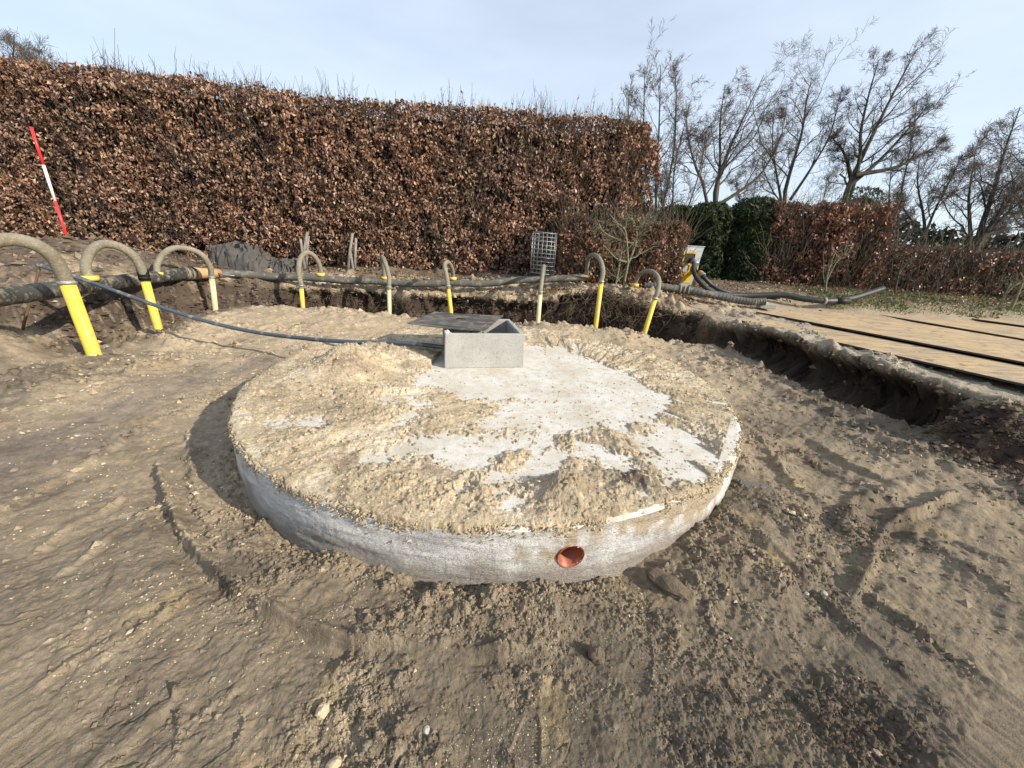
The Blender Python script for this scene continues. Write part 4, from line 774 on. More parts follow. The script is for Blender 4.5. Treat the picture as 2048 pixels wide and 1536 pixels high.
# ------------------------------------------------------------------ ground boards
def gz0(p): return float(terrain(np.array([p[0]]), np.array([p[1]]), False)[0])
def onboard(px, py, z): p = atz(px, py, z); return p
L1a, L1b = (1512, 625), (2048, 727); L2a, L2b = (1758, 630.5), (2048, 680); L3a, L3b = (1942, 640), (2048, 655)
BZ = .68
def ext(a, b, z, k): A, B = atz(*a, z)[:2], atz(*b, z)[:2]; return A, A+(B-A)*k
bds = []
A1, B1 = ext(L1a, L1b, BZ, 1.9); A2, B2 = ext(L2a, L2b, BZ, 2.2); A3, B3 = ext(L3a, L3b, BZ, 2.6)
A0, B0_ = ext((1472, 637), (1756, 700), BZ-.03, 4.0); A4 = A3+(A3-A2)*1.3+np.array([.2, .1]); B4 = B3+(B3-B2)*1.2
F1 = atz(1600, 617, BZ)[:2]
def board(P, zl, zr, lab):                                   # P: left near, right near, right far, left far
    Pz = [np.array([*P[0], zl]), np.array([*P[1], zr]), np.array([*P[2], zr]), np.array([*P[3], zl])]
    o = sheet(Pz, .024, M['board'], 'ground_board', 0); o.data.materials.append(M['boardedge'])
    for f in o.data.polygons:
        if abs(f.normal.z) < .5: f.material_index = 1
    return tag(o, lab, 'board', 'boards laid as a site road')
board([B0_, B1, A1, A0], BZ-.045, BZ-.035, 'sand covered ground board nearest to the excavation edge')
board([B1-(0.0, 0), B2+(.12, 0), A2+(-.35, .55), A1], BZ+.020, BZ-.008, 'wide orange-brown ground board in the middle of the site road')
board([B2, B3+(.1, 0), A3+(-.3, .25), A2], BZ+.020, BZ-.0, 'narrow grey-brown ground board second from the grass')
board([B3, B4, A4, A3], BZ+.04, BZ-.0, 'ground board beside the grass at the right edge')
# ------------------------------------------------------------------ small loose things near the camera
def rock(name, px, py, s, m, lab, cat='stone', dz=.25):
    p = atz(px, py, .02); z = gh1(p[0], p[1]); import bmesh
    bm = bmesh.new(); bmesh.ops.create_icosphere(bm, subdivisions=3, radius=1)
    r_ = np.random.default_rng(int(px)); ph = r_.uniform(0, 10, 2)
    for v in bm.verts:
        k = 1+.28*fbm(np.array([v.co.x+ph[0]]), np.array([v.co.y+v.co.z*1.3+ph[1]]), 1.3, 3, 5)[0]; v.co = Vector((v.co.x*k*s[0], v.co.y*k*s[1], v.co.z*k*s[2]))
    bm.transform(Matrix.Translation((p[0], p[1], z+s[2]*dz)) @ Matrix.Rotation(r_.uniform(0, 3), 4, 'Z'))
    me = bpy.data.meshes.new(name); bm.to_mesh(me); bm.free(); me.materials.append(m); o = bpy.data.objects.new(name, me); COL.objects.link(o)
    me.polygons.foreach_set('use_smooth', np.full(len(me.polygons), False)); return tag(o, lab, cat)
rock('stone', 645, 1422, (.027, .024, .024), M['stone'], 'sandy yellow-brown lump of stone on smooth soil at lower left', 'stone', .6)
rock('stone', 665, 1522, (.03, .026, .022), M['stone'], 'sandy lump at the bottom edge below the yellow-brown stone')
rock('stone', 1647, 1190, (.019, .015, .011), M['palestone'], 'small white stone on smooth mud right of the clods')
rock('stone', 1612, 1190, (.010, .012, .009), M['palestone'], 'tiny pale stone beside the small white stone')
rock('stone', 853, 1457, (.015, .012, .007), M['palestone'], 'rounded grey pebble by a boot print near the bottom edge')
rock('soil_lump', 1335, 1165, (.12, .06, .05), mat('damp_soil_lump', (.15, .115, .08), .95, var=[(14, .45, .7, 'dark', .5)], bump=[(40, .012), (120, .006)]), 'large wedge of damp brown soil right of the orange pipe hole', 'soil lump', .35)
rock('soil_lump', 1195, 1300, (.045, .035, .035), bpy.data.materials['damp_soil_lump'], 'dark grey peaty lump in the clods below the orange pipe hole', 'soil lump', .4)
rock('soil_lump', 790, 708, (.19, .09, .05), bpy.data.materials['damp_soil_lump'], 'rounded brown soil slab on the sand pile left of the concrete box', 'soil lump', .3).location = (0, 0, .12)
# rusty loop on the tank
lp = atz(1122, 690, DZ+.03); an = np.linspace(0, math.pi, 10); lo = thing('rebar_loop', 'small rusty iron lifting loop sticking out of the tank top', 'iron loop', lp)
reparent(lo, tube('bar', [lp+np.array([-.05*math.cos(t), .02*math.sin(t), .09*math.sin(t)-.02]) for t in an], .006, M['rust'], 6))

# puddle beside the tank
pc = atz(1512, 988, .05); zc = float(terrain(np.array([pc[0]]), np.array([pc[1]]), False)[0])
wm = mat('shallow_water', (.10, .08, .06), .06, spec=.6); a = np.linspace(0, 2*np.pi, 30)[:-1]
tag(poly('water', [(pc[0]+(.09+.03*math.sin(3*t))*math.cos(t), pc[1]+(.11+.03*math.cos(2*t))*math.sin(t), zc+.0) for t in a], [tuple(range(29))], wm), kind='structure')
# ------------------------------------------------------------------ foliage helpers
def unit(v): return v/(np.linalg.norm(v, axis=-1, keepdims=True)+1e-9)
def leaves(P, Nn, T, ln, wd, colr, curl=.25):
    """P centres, Nn face normals, T tip directions"""
    n = len(P); Nn = unit(Nn); T = unit(T-Nn*(T*Nn).sum(1, keepdims=True)); B = np.cross(Nn, T)
    ln = np.asarray(ln)[:, None]; wd = np.asarray(wd)[:, None]; cu = rng.uniform(-.2, curl*1.6, (n, 1))*ln
    v0 = P-T*ln*.5; v1 = P-B*wd*.5+Nn*cu*.55; v2 = P+B*wd*.5+Nn*cu*.55; v3 = P+T*ln*.5+Nn*cu*rng.uniform(-1, 1, (n, 1)); vc = P+Nn*0
    V = np.stack([v0, v1, vc, v2, v3], 1).reshape(-1, 3)
    Fc = np.array([(0, 2, 1), (0, 3, 2), (2, 4, 1), (2, 3, 4)])[None]+np.arange(n)[:, None, None]*5
    return V, Fc.reshape(-1, 3), np.repeat(colr, 5, 0)
BEECH = np.array([(.062, .032, .020), (.105, .055, .034), (.165, .092, .058), (.27, .165, .105), (.42, .29, .195)])
def beech_col(n, bias=0.0, red=0.0):
    k = np.clip(rng.normal(1.9+bias, 1.15, n), 0, 3.999); i = k.astype(int); f = (k-i)[:, None]
    c = BEECH[i]*(1-f)+BEECH[np.minimum(i+1, 4)]*f; return c*np.array([1+red, 1-.1*red, 1-.3*red])
def hedge(name, ax, bx, depth, zb, zt, n, lab, cat='hedge', size=.105, bias=0, red=0, twigs=900, shoots=500, rag=.10, seed=0, nparts=0, core=True, shooth=.5, gaps=.25, fadebottom=0.0):
    """box hedge: front line from ax to bx (plan points), depth away from the camera, zt height function of s in 0..1"""
    ax = np.array(ax, float); bx = np.array(bx, float); Lh = np.linalg.norm(bx-ax); e = (bx-ax)/Lh; nn = np.array([e[1], -e[0]])   # nn faces the camera
    root = thing(name, lab, cat, (*(ax+bx)/2, zb))
    fr = [0.66, .10, .14, .10]; parts = []
    def place(s, w, z): xy = ax+e*s[:, None]*Lh-nn*w[:, None]; return np.concatenate([xy, z[:, None]], 1)
    nf = int(n*.70); s = rng.uniform(0, 1, nf*2); h = rng.uniform(0, 1, nf*2)**(1-fadebottom*.3)
    zt_s = zt(s); z = zb+h*(zt_s-zb)
    gp = fbm(s*Lh, z, 1.5, 3, seed+1)+.6*fbm(s*Lh, z, 4.5, 2, seed+2)
    keep = rng.uniform(0, 1, nf*2) < .62+gp*gaps*2; s, z, h, gp = s[keep][:nf], z[keep][:nf], h[keep][:nf], gp[keep][:nf]
    surf = rag*1.4*fbm(s*Lh, z, .9, 3, seed+3)+rag*.8*fbm(s*Lh, z, 3.5, 2, seed+4)
    w = surf+rng.exponential(.10, len(s))-.05+.10*sm(.85, 1.0, h)+.12*sm(.97, 1, s)+.12*sm(.03, 0, s)
    P1 = place(s, w, z); N1 = np.concatenate([np.repeat(nn[None], len(s), 0), np.zeros((len(s), 1))], 1)
    # top
    nt_ = int(n*.12); s = rng.uniform(0, 1, nt_); w = rng.uniform(0, depth, nt_); z = zt(s)+rag*fbm(s*Lh, w, 2, 2, seed+5)-rng.exponential(.08, nt_); P2 = place(s, w, z); N2 = np.tile([0, 0, 1.], (nt_, 1))
    # ends
    ne = int(n*.18); s = np.where(rng.uniform(0, 1, ne) < .8, 1.0, 0.0); w = rng.uniform(0, depth, ne); h = rng.uniform(0, 1, ne); z = zb+h*(zt(s)-zb)
    off = rag*2.2*fbm(w, z, 1.3, 3, seed+6)-rng.exponential(.12, ne)
    P3 = place(s+np.where(s > .5, 1, -1)*off/Lh, w, z); N3 = np.concatenate([np.where(s > .5, 1, -1)[:, None]*e[None], np.zeros((ne, 1))], 1)
    P = np.vstack([P1, P2, P3]); Nn = np.vstack([N1, N2, N3]); k = len(P)
    Nn = unit(Nn*.75+rng.normal(0, .62, (k, 3))+np.array([0, 0, .15])); T = rng.normal(0, .55, (k, 3))+np.array([0, 0, -.8]); T[len(P1):len(P1)+nt_, 2] += 1.2
    ln = size*rng.uniform(.7, 1.15, k); colr = beech_col(k, bias, red); lf_ = fbm(P[:, 0]*1.0+P[:, 1], P[:, 2], .7, 3, seed+12); colr = colr*(1+.28*lf_+.10*fbm(P[:, 0], P[:, 2], 3, 2, seed+13))[:, None]; colr = np.clip(colr*np.stack([1+0*lf_, 1-.08*lf_, 1-.14*lf_], 1), .01, .7)
    V, Fc, C_ = leaves(P, Nn, T, ln, ln*rng.uniform(.48, .66, k), colr)
    if nparts:                                               # the leaves that show largest, one by one
        dd = np.hypot(P1[:, 0], P1[:, 1]); pick = np.argsort(-dd*0+rng.uniform(0, 1, len(P1))+(P1[:, 2] < zb+.5)*2)[:nparts]
        mk = np.zeros(k, bool); mk[pick] = True; fm = ~np.repeat(mk, 4)
        protos = []
        for c_ in range(6):
            v, f, cc = leaves(np.zeros((1, 3)), np.array([[0, -1., 0]]), np.array([[0, 0, -1.]]), [size*1.1], [size*.62], beech_col(1, bias+.6, red)); me = mesh_np('leaf', v, f, M['leaf'], cc, smooth=False, link=False); protos.append(me.data); bpy.data.objects.remove(me)
        for q_, i in enumerate(pick):
            o = bpy.data.objects.new('leaf', protos[q_ % 6]); COL.objects.link(o); p = P[i]+np.array([*nn, 0])*.05
            o.parent = root; o.location = Vector(p)-root.location
            o.rotation_euler = (rng.normal(0, .5), rng.normal(0, .7), math.atan2(nn[0], -nn[1])*1+rng.normal(.3, .5))
        Fc = Fc[fm]
    fo = mesh_np('foliage', V, Fc, M['leaf'], C_, smooth=False); tag(fo, kind='stuff'); reparent(root, fo)
    # twigs inside and across the face
    s = rng.uniform(0, 1, twigs); w = rng.uniform(-.02, .25, twigs); z = zb+rng.uniform(-.0, .85, twigs)*(zt(s)-zb); p0 = place(s, w, z)
    d = rng.normal(0, .35, (twigs, 3))+np.array([0, -.1, .8]); L_ = rng.uniform(.3, .9, twigs)[:, None]
    tt = np.linspace(0, 1, 4)[None, :, None]; Pt = p0[:, None]+d[:, None]*L_[:, None]*tt+rng.normal(0, .03, (twigs, 4, 3))
    R_ = np.linspace(.009, .003, 4)[None]*rng.uniform(.6, 1.3, (twigs, 1)); Vt, Ft = tubes(Pt, np.broadcast_to(R_, (twigs, 4)), 3)
    s = rng.uniform(0, 1, shoots); w = rng.uniform(0, depth, shoots); p0 = place(s, w, zt(s)-.12); clus = np.clip(.5+.8*fbm(s*Lh, w, .8, 3, seed+8), .12, 1.3)
    L_ = (shooth*clus*rng.uniform(.35, 1.25, shoots))[:, None, None]; d = rng.normal(0, .22, (shoots, 1, 3))+np.array([.04, 0, 1.]); Ps = p0[:, None]+d*L_*tt+rng.normal(0, .022, (shoots, 4, 3))*tt
    Vs_, Fs_ = tubes(Ps, np.broadcast_to(np.linspace(.0065, .0022, 4)[None], (shoots, 4)), 3)
    side_n = shoots; i_ = rng.integers(0, shoots, side_n); t_ = rng.uniform(.3, .9, (side_n, 1, 1)); o0 = Ps[i_][:, :1]*(1-t_)+Ps[i_][:, 3:4]*t_
    d = rng.normal(0, .5, (side_n, 1, 3))+np.array([0, 0, .8]); Pq = o0+d*(.05+.22*L_[i_])*np.linspace(0, 1, 3)[None, :, None]; Vq, Fq = tubes(Pq, np.broadcast_to(np.linspace(.004, .0018, 3)[None], (side_n, 3)), 3)
    tw = mesh_np('twigs', np.vstack([Vt, Vs_, Vq]), np.vstack([Ft, Fs_+len(Vt), Fq+len(Vt)+len(Vs_)]), M['hedgetwig']); tag(tw, kind='stuff'); reparent(root, tw)
    # a few leaves on the shoots
    nl = shoots; i_ = rng.integers(0, shoots, nl); t_ = rng.beta(1.1, 2.2, (nl, 1)); pl_ = Ps[i_, 0]*(1-t_)+Ps[i_, 3]*t_; ln = size*.8*rng.uniform(.6, 1.1, nl)
    V, Fc, C_ = leaves(pl_, rng.normal(0, 1, (nl, 3)), rng.normal(0, .6, (nl, 3))+(0, 0, .3), ln, ln*.55, beech_col(nl, bias-.5, red)); f2 = mesh_np('shoot_leaves', V, Fc, M['leaf'], C_, smooth=False); tag(f2, kind='stuff'); reparent(root, f2)
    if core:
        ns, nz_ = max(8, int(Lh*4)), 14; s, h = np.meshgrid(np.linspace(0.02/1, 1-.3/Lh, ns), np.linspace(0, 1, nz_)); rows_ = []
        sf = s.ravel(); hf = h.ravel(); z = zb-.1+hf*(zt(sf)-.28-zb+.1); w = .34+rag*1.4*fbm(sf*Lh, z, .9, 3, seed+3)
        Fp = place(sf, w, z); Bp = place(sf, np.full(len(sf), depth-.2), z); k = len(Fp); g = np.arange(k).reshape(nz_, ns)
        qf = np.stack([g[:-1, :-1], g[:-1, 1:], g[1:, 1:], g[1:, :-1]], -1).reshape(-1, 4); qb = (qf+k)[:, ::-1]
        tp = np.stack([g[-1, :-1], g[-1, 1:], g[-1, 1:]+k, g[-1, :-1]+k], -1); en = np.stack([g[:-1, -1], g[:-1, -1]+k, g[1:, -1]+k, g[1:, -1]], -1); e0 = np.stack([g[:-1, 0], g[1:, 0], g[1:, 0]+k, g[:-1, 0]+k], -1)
        co = mesh_np('dark_inner_core', np.vstack([Fp, Bp]), np.vstack([qf, qb, tp, en, e0]), M['core']); reparent(root, co)  # solid dark slab, not twigs; the hedge's inner shade is in its colour
    return root
# tall beech hedge
HA, HB = np.array([-17.5, 10.15]), np.array([2.95, 10.62]); HL = HB[0]-HA[0]
hx = [-14, -11.5, -9.6, -7.6, -5.6, -4.4, -1.5, .9, 2.8]; hz_ = [5.35, 5.12, 5.08, 4.98, 4.86, 4.80, 4.80, 4.76, 4.72]
ztall = lambda s: np.interp(HA[0]+np.asarray(s)*HL, hx, hz_)+.07*fbm(np.asarray(s)*HL, 0*np.asarray(s), .5, 3, 5)
hedge('tall_beech_hedge', HA, HB, 1.25, 1.0, ztall, 94000, 'tall long beech hedge with dry copper-brown leaves closing off the back', seed=700, twigs=3200, shoots=2600, nparts=290, size=.100, bias=.62, red=.04, rag=.15, shooth=.55, gaps=.28)
lowz = lambda zz, seed: (lambda s: zz+.07*fbm(np.asarray(s)*3, 0*np.asarray(s), 1.5, 2, seed))
hedge('low_beech_hedge', (.92, 9.75), (3.98, 9.45), .9, .95, lowz(2.42, 11), 11000, 'low square beech hedge with reddish leaves in front of the tall hedge end', seed=720, size=.10, bias=.2, red=.12, twigs=1300, shoots=600, shooth=.25, gaps=.45, rag=.12)
# the hedge end, above the low hedge
hedge('beech_hedge_end', (2.35, 10.42), (3.40, 10.85), .9, 1.2, lambda s: 4.55-.25*np.asarray(s)+0*np.asarray(s), 5200, 'loose bulging sunlit end of the beech hedge above the low square hedge', seed=730, size=.105, bias=.4, red=.1, twigs=500, shoots=120, rag=.22, core=False, gaps=.4)
hedge('copper_hedge', (6.85, 11.2), (9.75, 10.7), 1.0, .78, lowz(3.22, 13), 10500, 'copper-brown hedge block with bare stems at its foot right of the dark yews', seed=740, size=.10, bias=-.25, red=.2, twigs=1500, shoots=500, shooth=.28, gaps=.45, rag=.2, fadebottom=1)
hedge('low_clipped_hedge', (9.7, 10.9), (19, 10.2), 1.1, .85, lowz(2.28, 15), 15000, 'long low clipped brown hedge at the right edge beyond the grass', seed=750, size=.09, bias=-.1, red=.12, twigs=2600, shoots=1700, shooth=.22, gaps=.5, rag=.15)
# ------------------------------------------------------------------ yews
def yew(name, cx, cy, rx, ry, z0, z1, n, lab, seed):
    root = thing(name, lab, 'yew tree', (cx, cy, z0))
    th_ = rng.uniform(0, 2*np.pi, n); h = rng.uniform(0, 1, n)**.85; th_ = np.where(rng.uniform(0, 1, n) < .7, -np.pi/2+rng.normal(0, .9, n), th_)
    prof = np.where(h < .82, 1-.08*h, np.sqrt(np.clip(1-((h-.82)/.2)**2, 0, 1))*.95); bump = 1+.26*fbm(th_*2+seed, h*5, 1.3, 3, seed)+.09*fbm(th_*5, h*12, 1.5, 2, seed+1)
    rr = prof*bump*(1-rng.exponential(.06, n)+np.where(rng.uniform(0, 1, n) < .06, rng.uniform(0, .14, n), 0)); P = np.stack([cx+rx*rr*np.cos(th_), cy+ry*rr*np.sin(th_), z0+h*(z1-z0)*(1+.03*bump)], 1)
    N_ = unit(np.stack([np.cos(th_), np.sin(th_), .25+h*.3], 1)+rng.normal(0, .7, (n, 3))); T = rng.normal(0, .6, (n, 3))+np.stack([np.cos(th_)*.5, np.sin(th_)*.5, np.full(n, .6)], 1)
    ln = rng.uniform(.10, .20, n); c = np.array([.018, .032, .010])*rng.uniform(.5, 1.5, (n, 1)); tip = rng.uniform(0, 1, n) < .25; tip &= (h > .55) | (rng.uniform(0, 1, n) < .3); c[tip] = np.array([.06, .078, .020])*rng.uniform(.6, 1.2, (tip.sum(), 1))
    V, Fc, C_ = leaves(P, N_, T, ln, ln*.26, c, .1); o = mesh_np('crown', V, Fc, M['yew'], C_, smooth=False); tag(o, kind='stuff'); reparent(root, o)
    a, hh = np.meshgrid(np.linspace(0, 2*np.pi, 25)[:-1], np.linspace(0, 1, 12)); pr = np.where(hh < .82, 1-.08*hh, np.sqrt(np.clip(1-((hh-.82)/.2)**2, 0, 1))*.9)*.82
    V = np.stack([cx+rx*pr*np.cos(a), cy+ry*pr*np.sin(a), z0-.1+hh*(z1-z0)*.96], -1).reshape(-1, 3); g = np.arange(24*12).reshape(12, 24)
    q = np.stack([g[:-1], np.roll(g, -1, 1)[:-1], np.roll(g, -1, 1)[1:], g[1:]], -1).reshape(-1, 4); reparent(root, mesh_np('dark_inner_core', V, q, M['yewcore']))  # solid dark shell behind the needles, inner shade put into its colour
    reparent(root, tube('trunk', [(cx, cy, z0-.3), (cx, cy, z0+.8)], .09, M['bark'], 8)); return root
for k, (cx, cy, rx, ry, z1, n, lab) in enumerate([(4.75, 12.6, .62, .7, 3.05, 6500, 'dark green yew with rounded top directly behind the pump cabinet'), (5.55, 12.2, .62, .8, 3.12, 7500, 'dark green yew column in the middle of the evergreens'), (6.78, 12.0, .74, .8, 3.28, 8500, 'broad dark green yew beside the copper hedge block'), (3.8, 12.9, .7, .7, 2.95, 4000, 'dark green yew mostly hidden behind the beech hedge end')]):
    yew('yew', cx, cy, rx, ry, .85, z1, n, lab, 760+k)
yc = aty(1740, 400, 17); yew('bushy_evergreen', yc[0], 17.4, 1.0, .8, .8, yc[2]+.35, 3500, 'small dark evergreen top showing above the copper hedge', 790)

# ------------------------------------------------------------------ bare trees
def interp_path(P, t):                                       # P (B,n,3), t (B,k) -> point, tangent
    n = P.shape[1]; u = t*(n-1); i = np.minimum(u.astype(int), n-2); f = (u-i)[..., None]; b = np.arange(len(P))[:, None]
    return P[b, i]*(1-f)+P[b, i+1]*f, unit(P[b, i+1]-P[b, i])
def children(P, R, k, t0, t1, lr, ang, up, n, rr, wob=.06, wind=0.0, lmin=.0):
    B = len(P); t = t0+(t1-t0)*(np.arange(k)[None]+rng.uniform(0, 1, (B, k)))/k; o, T = interp_path(P, t)
    Lp = np.linalg.norm(P[:, -1]-P[:, 0], axis=1)[:, None]; L_ = np.maximum(Lp*lr*(1.15-.75*t)*rng.uniform(.6, 1.25, (B, k)), lmin)
    rp = R[:, :1]*(1-t)+R[:, -1:]*t
    rnd = rng.normal(0, 1, (B, k, 3)); perp = unit(rnd-T*(rnd*T).sum(-1, keepdims=True)); a = np.radians(rng.normal(ang, 9, (B, k)))[..., None]
    d = unit(T*np.cos(a)+perp*np.sin(a)); s = np.linspace(0, 1, n)[None, None, :, None]
    path = o[:, :, None]+L_[..., None, None]*(d[:, :, None]*s+np.array([wind, 0, up])*s*s*.5)
    wb = np.cumsum(rng.normal(0, wob, (B, k, n, 3)), 2)*L_[..., None, None]*s*.6; path = path+wb
    r0 = np.minimum(rp*rr, rp*.9)[..., None]; rad = r0*(1-.72*np.linspace(0, 1, n)[None, None]); return path.reshape(B*k, n, 3), rad.reshape(B*k, n)
def bare_tree(lab, stems, radius, k=(9, 7, 5, 4), ang=(44, 46, 46, 44), up=.35, wind=.12, lr=(.50, .46, .45, .5), barkm=None, t0=.18, name='bare_tree', tw=1.0, cat='bare tree'):
    """stems: list of 3D polylines"""
    root = thing(name, lab, cat, stems[0][0]); n0 = 10
    Ps = []; k = (max(5, int(k[0]*min(1, 2.6/len(stems)+.15))),)+tuple(k[1:])
    for s_ in stems:
        c = catmull(s_, 6); ii = np.linspace(0, len(c)-1, n0).round().astype(int); Ps.append(c[ii])
    P = np.array(Ps); R = np.array([np.linspace(1, .0, n0)**1.15*radius*.74*(1 if i == 0 else .62)+.012 for i in range(len(P))])
    bm_ = barkm or M['bark']
    for i in range(len(P)):
        v, f = tubes(P[i:i+1], R[i:i+1], 9); o = mesh_np('trunk' if i == 0 else 'limb', v, f, bm_); reparent(root, o)
    l1, r1_ = children(P, R, k[0], t0, .97, lr[0], ang[0], up*.8, 8, .42, .10, wind); v, f = tubes(l1, r1_, 6); o = mesh_np('branches', v, f, bm_); tag(o, kind='stuff'); reparent(root, o)
    l2, r2_ = children(l1, r1_, k[1], .12, .97, lr[1], ang[1], up*.35, 7, .50, .13, wind); l2b, r2b = children(P, R, 7, .45, .95, .13, 38, up*.5, 7, .5, .12, wind)
    l2 = np.vstack([l2, l2b]); r2_ = np.vstack([r2_, r2b])
    l3, r3_ = children(l2, r2_, k[2], .1, .98, lr[2], ang[2], up*.25, 4, .62, .13, wind); l4, r4_ = children(l3, np.maximum(r3_, .005), k[3], .1, 1, lr[3], ang[3], up*.2, 2, .6, .0, 0, .16)
    r3_ = np.clip(r3_, .0048*tw, .010); r4_ = np.clip(r4_, .0036*tw, .0055)
    VV = []; FF = []; o_ = 0
    for q, w, sd_ in ((l2, r2_, 4), (l3, r3_, 3), (l4, r4_, 3)):
        v, f = tubes(q, w, sd_); VV.append(v); FF.append(f+o_); o_ += len(v)
    o = mesh_np('crown', np.vstack(VV), np.vstack(FF), M['twig'] if barkm is None else barkm); tag(o, kind='stuff'); reparent(root, o); return root
def st(Y, *px): return [aty(x, y, Y+(i*.0)) for i, (x, y) in enumerate(px)]
bare_tree('slender upright bare tree with many fine twigs behind the hedge end', [st(19, (1310, 560), (1312, 400), (1318, 260), (1321, 130)), st(19.3, (1318, 480), (1290, 330), (1288, 220), (1290, 150)), st(19, (1310, 480), (1268, 340), (1258, 250), (1256, 190)), st(19, (1312, 470), (1345, 320), (1352, 210), (1350, 150))], .10, k=(10, 6, 5, 3), ang=(20, 26, 30, 30), lr=(.26, .45, .5, .5), up=.5, wind=.03)
bare_tree('forked bare tree standing left, behind the middle dark yew', [st(18, (1433, 560), (1430, 400), (1440, 350), (1462, 290), (1490, 230), (1528, 150)), st(18, (1425, 520), (1412, 390), (1390, 330), (1375, 270), (1372, 200)), st(18.2, (1432, 400), (1440, 330), (1440, 250), (1450, 170)), st(18.2, (1436, 410), (1475, 385), (1520, 350), (1560, 280), (1575, 200))], .16, k=(11, 7, 5, 4), ang=(44, 46, 46, 44), lr=(.38, .5, .52, .6), wind=.02)
bare_tree('bare tree rising between the forked tree and the big leaning tree', [st(20, (1565, 560), (1568, 400), (1585, 330), (1605, 260), (1612, 205), (1625, 150)), st(20, (1575, 470), (1555, 360), (1545, 290), (1548, 220)), st(20, (1580, 400), (1620, 340), (1660, 270), (1680, 190))], .13, k=(11, 7, 5, 4), ang=(42, 44, 46, 44), lr=(.38, .5, .52, .6), wind=.02)
bare_tree('largest bare tree, leaning right with dark thick trunk behind the copper hedge', [st(19, (1660, 560), (1690, 400), (1712, 340), (1755, 250), (1798, 165), (1836, 95)), st(19, (1690, 420), (1718, 330), (1722, 260), (1740, 180), (1758, 120)), st(19.3, (1705, 370), (1690, 310), (1665, 275)), st(19, (1700, 370), (1760, 320), (1815, 260), (1862, 205)), st(18.8, (1710, 350), (1790, 335), (1850, 305), (1888, 285))], .19, k=(12, 8, 5, 4), ang=(44, 46, 46, 44), lr=(.32, .5, .52, .6), wind=.02)
bare_tree('thin bare stem tree right of the largest leaning tree', [st(22, (1790, 520), (1800, 400), (1822, 290), (1835, 200)), st(22, (1775, 520), (1778, 400), (1785, 300))], .07, k=(8, 6, 5, 3), lr=(.34, .48, .5, .5), ang=(30, 32, 32, 32))
bare_tree('small spreading bare tree above the end of the copper hedge', [st(15, (1850, 560), (1850, 465), (1845, 420), (1835, 370), (1838, 320)), st(15, (1850, 470), (1870, 420), (1900, 360), (1925, 310)), st(15, (1850, 470), (1815, 430), (1795, 390))], .07, k=(9, 7, 5, 4), lr=(.42, .5, .5, .5), wind=.03)
bare_tree('thick many-stemmed bare tree leaning right above the low hedge', [st(14.5, (1945, 540), (1958, 470), (1985, 390), (2010, 300), (2040, 215)), st(14.5, (1945, 520), (1940, 450), (1938, 390), (1950, 310)), st(14.3, (1955, 490), (2010, 430), (2070, 380)), st(14.3, (1960, 480), (2020, 400), (2090, 300)), st(14.5, (1950, 500), (1990, 465), (2060, 450))], .14, k=(12, 8, 5, 4), lr=(.42, .48, .5, .5), wind=.03)
bare_tree('bare tree cut by the right edge of the picture', [st(17, (2075, 540), (2070, 430), (2065, 330), (2080, 230)), st(17, (2070, 480), (2040, 410), (2020, 340))], .12, k=(12, 8, 5, 4), lr=(.42, .5, .5, .5))
bare_tree('thin dense bare shrub right behind the low beech hedge', [st(13.5, (1340, 560), (1345, 420), (1350, 330), (1372, 240)), st(13.5, (1345, 520), (1375, 420), (1400, 340), (1412, 270)), st(13.5, (1340, 520), (1325, 430), (1322, 360))], .04, k=(10, 6, 5, 3), lr=(.34, .45, .5, .5), ang=(30, 32, 32, 32), name='bare_shrub', cat='shrub')
bare_tree('bare treetop sticking up behind the tall hedge at the left corner', [st(15, (40, 500), (28, 300), (25, 180), (28, 70)), st(15, (40, 400), (-10, 250), (-20, 110)), st(15, (40, 380), (70, 240), (78, 120))], .10, k=(12, 8, 5, 4), lr=(.3, .48, .5, .5), wind=.05)
bare_tree('fine bare bush between forked tree and leaning tree, low behind yews', [st(24, (1500, 540), (1505, 420), (1515, 330)), st(24, (1505, 500), (1480, 400), (1470, 350)), st(24, (1600, 540), (1640, 430), (1655, 350))], .06, k=(10, 7, 6, 3), lr=(.42, .5, .5, .5), name='bare_shrub', cat='shrub')
# small pale tree on the bank
Yt = 8.95
bare_tree('small bare tree with pale greenish trunk on the bank in front of the low hedge', [
    [aty(1245, 590, 8.7), aty(1247, 575, 8.7), aty(1256, 527, 8.75), aty(1267, 503, 8.8), aty(1274, 470, 8.85), aty(1270, 448, 8.9), aty(1262, 436, 8.9)],
    [aty(1228, 580, 8.95), aty(1232, 566, 8.95), aty(1239, 530, 9.0), aty(1243, 500, 9.0), aty(1240, 478, 9.0), aty(1246, 450, 9.0)],
    [aty(1253, 524, 8.75), aty(1235, 519, 8.7), aty(1222, 507, 8.65), aty(1206, 490, 8.6)],
    [aty(1268, 487, 8.85), aty(1250, 484, 8.8), aty(1225, 475, 8.7), aty(1205, 462, 8.65), aty(1198, 448, 8.6)],
    [aty(1256, 526, 8.75), aty(1254, 490, 8.75), aty(1250, 460, 8.7), aty(1236, 448, 8.7), aty(1222, 432, 8.7)],
    [aty(1272, 460, 8.85), aty(1285, 448, 8.8), aty(1300, 436, 8.8)]], .028, k=(6, 4, 2, 1), lr=(.45, .5, .5, .5), ang=(48, 46, 42, 38), up=.15, wind=0, barkm=M['palebark'], t0=.15, tw=.7, name='small_bare_tree')
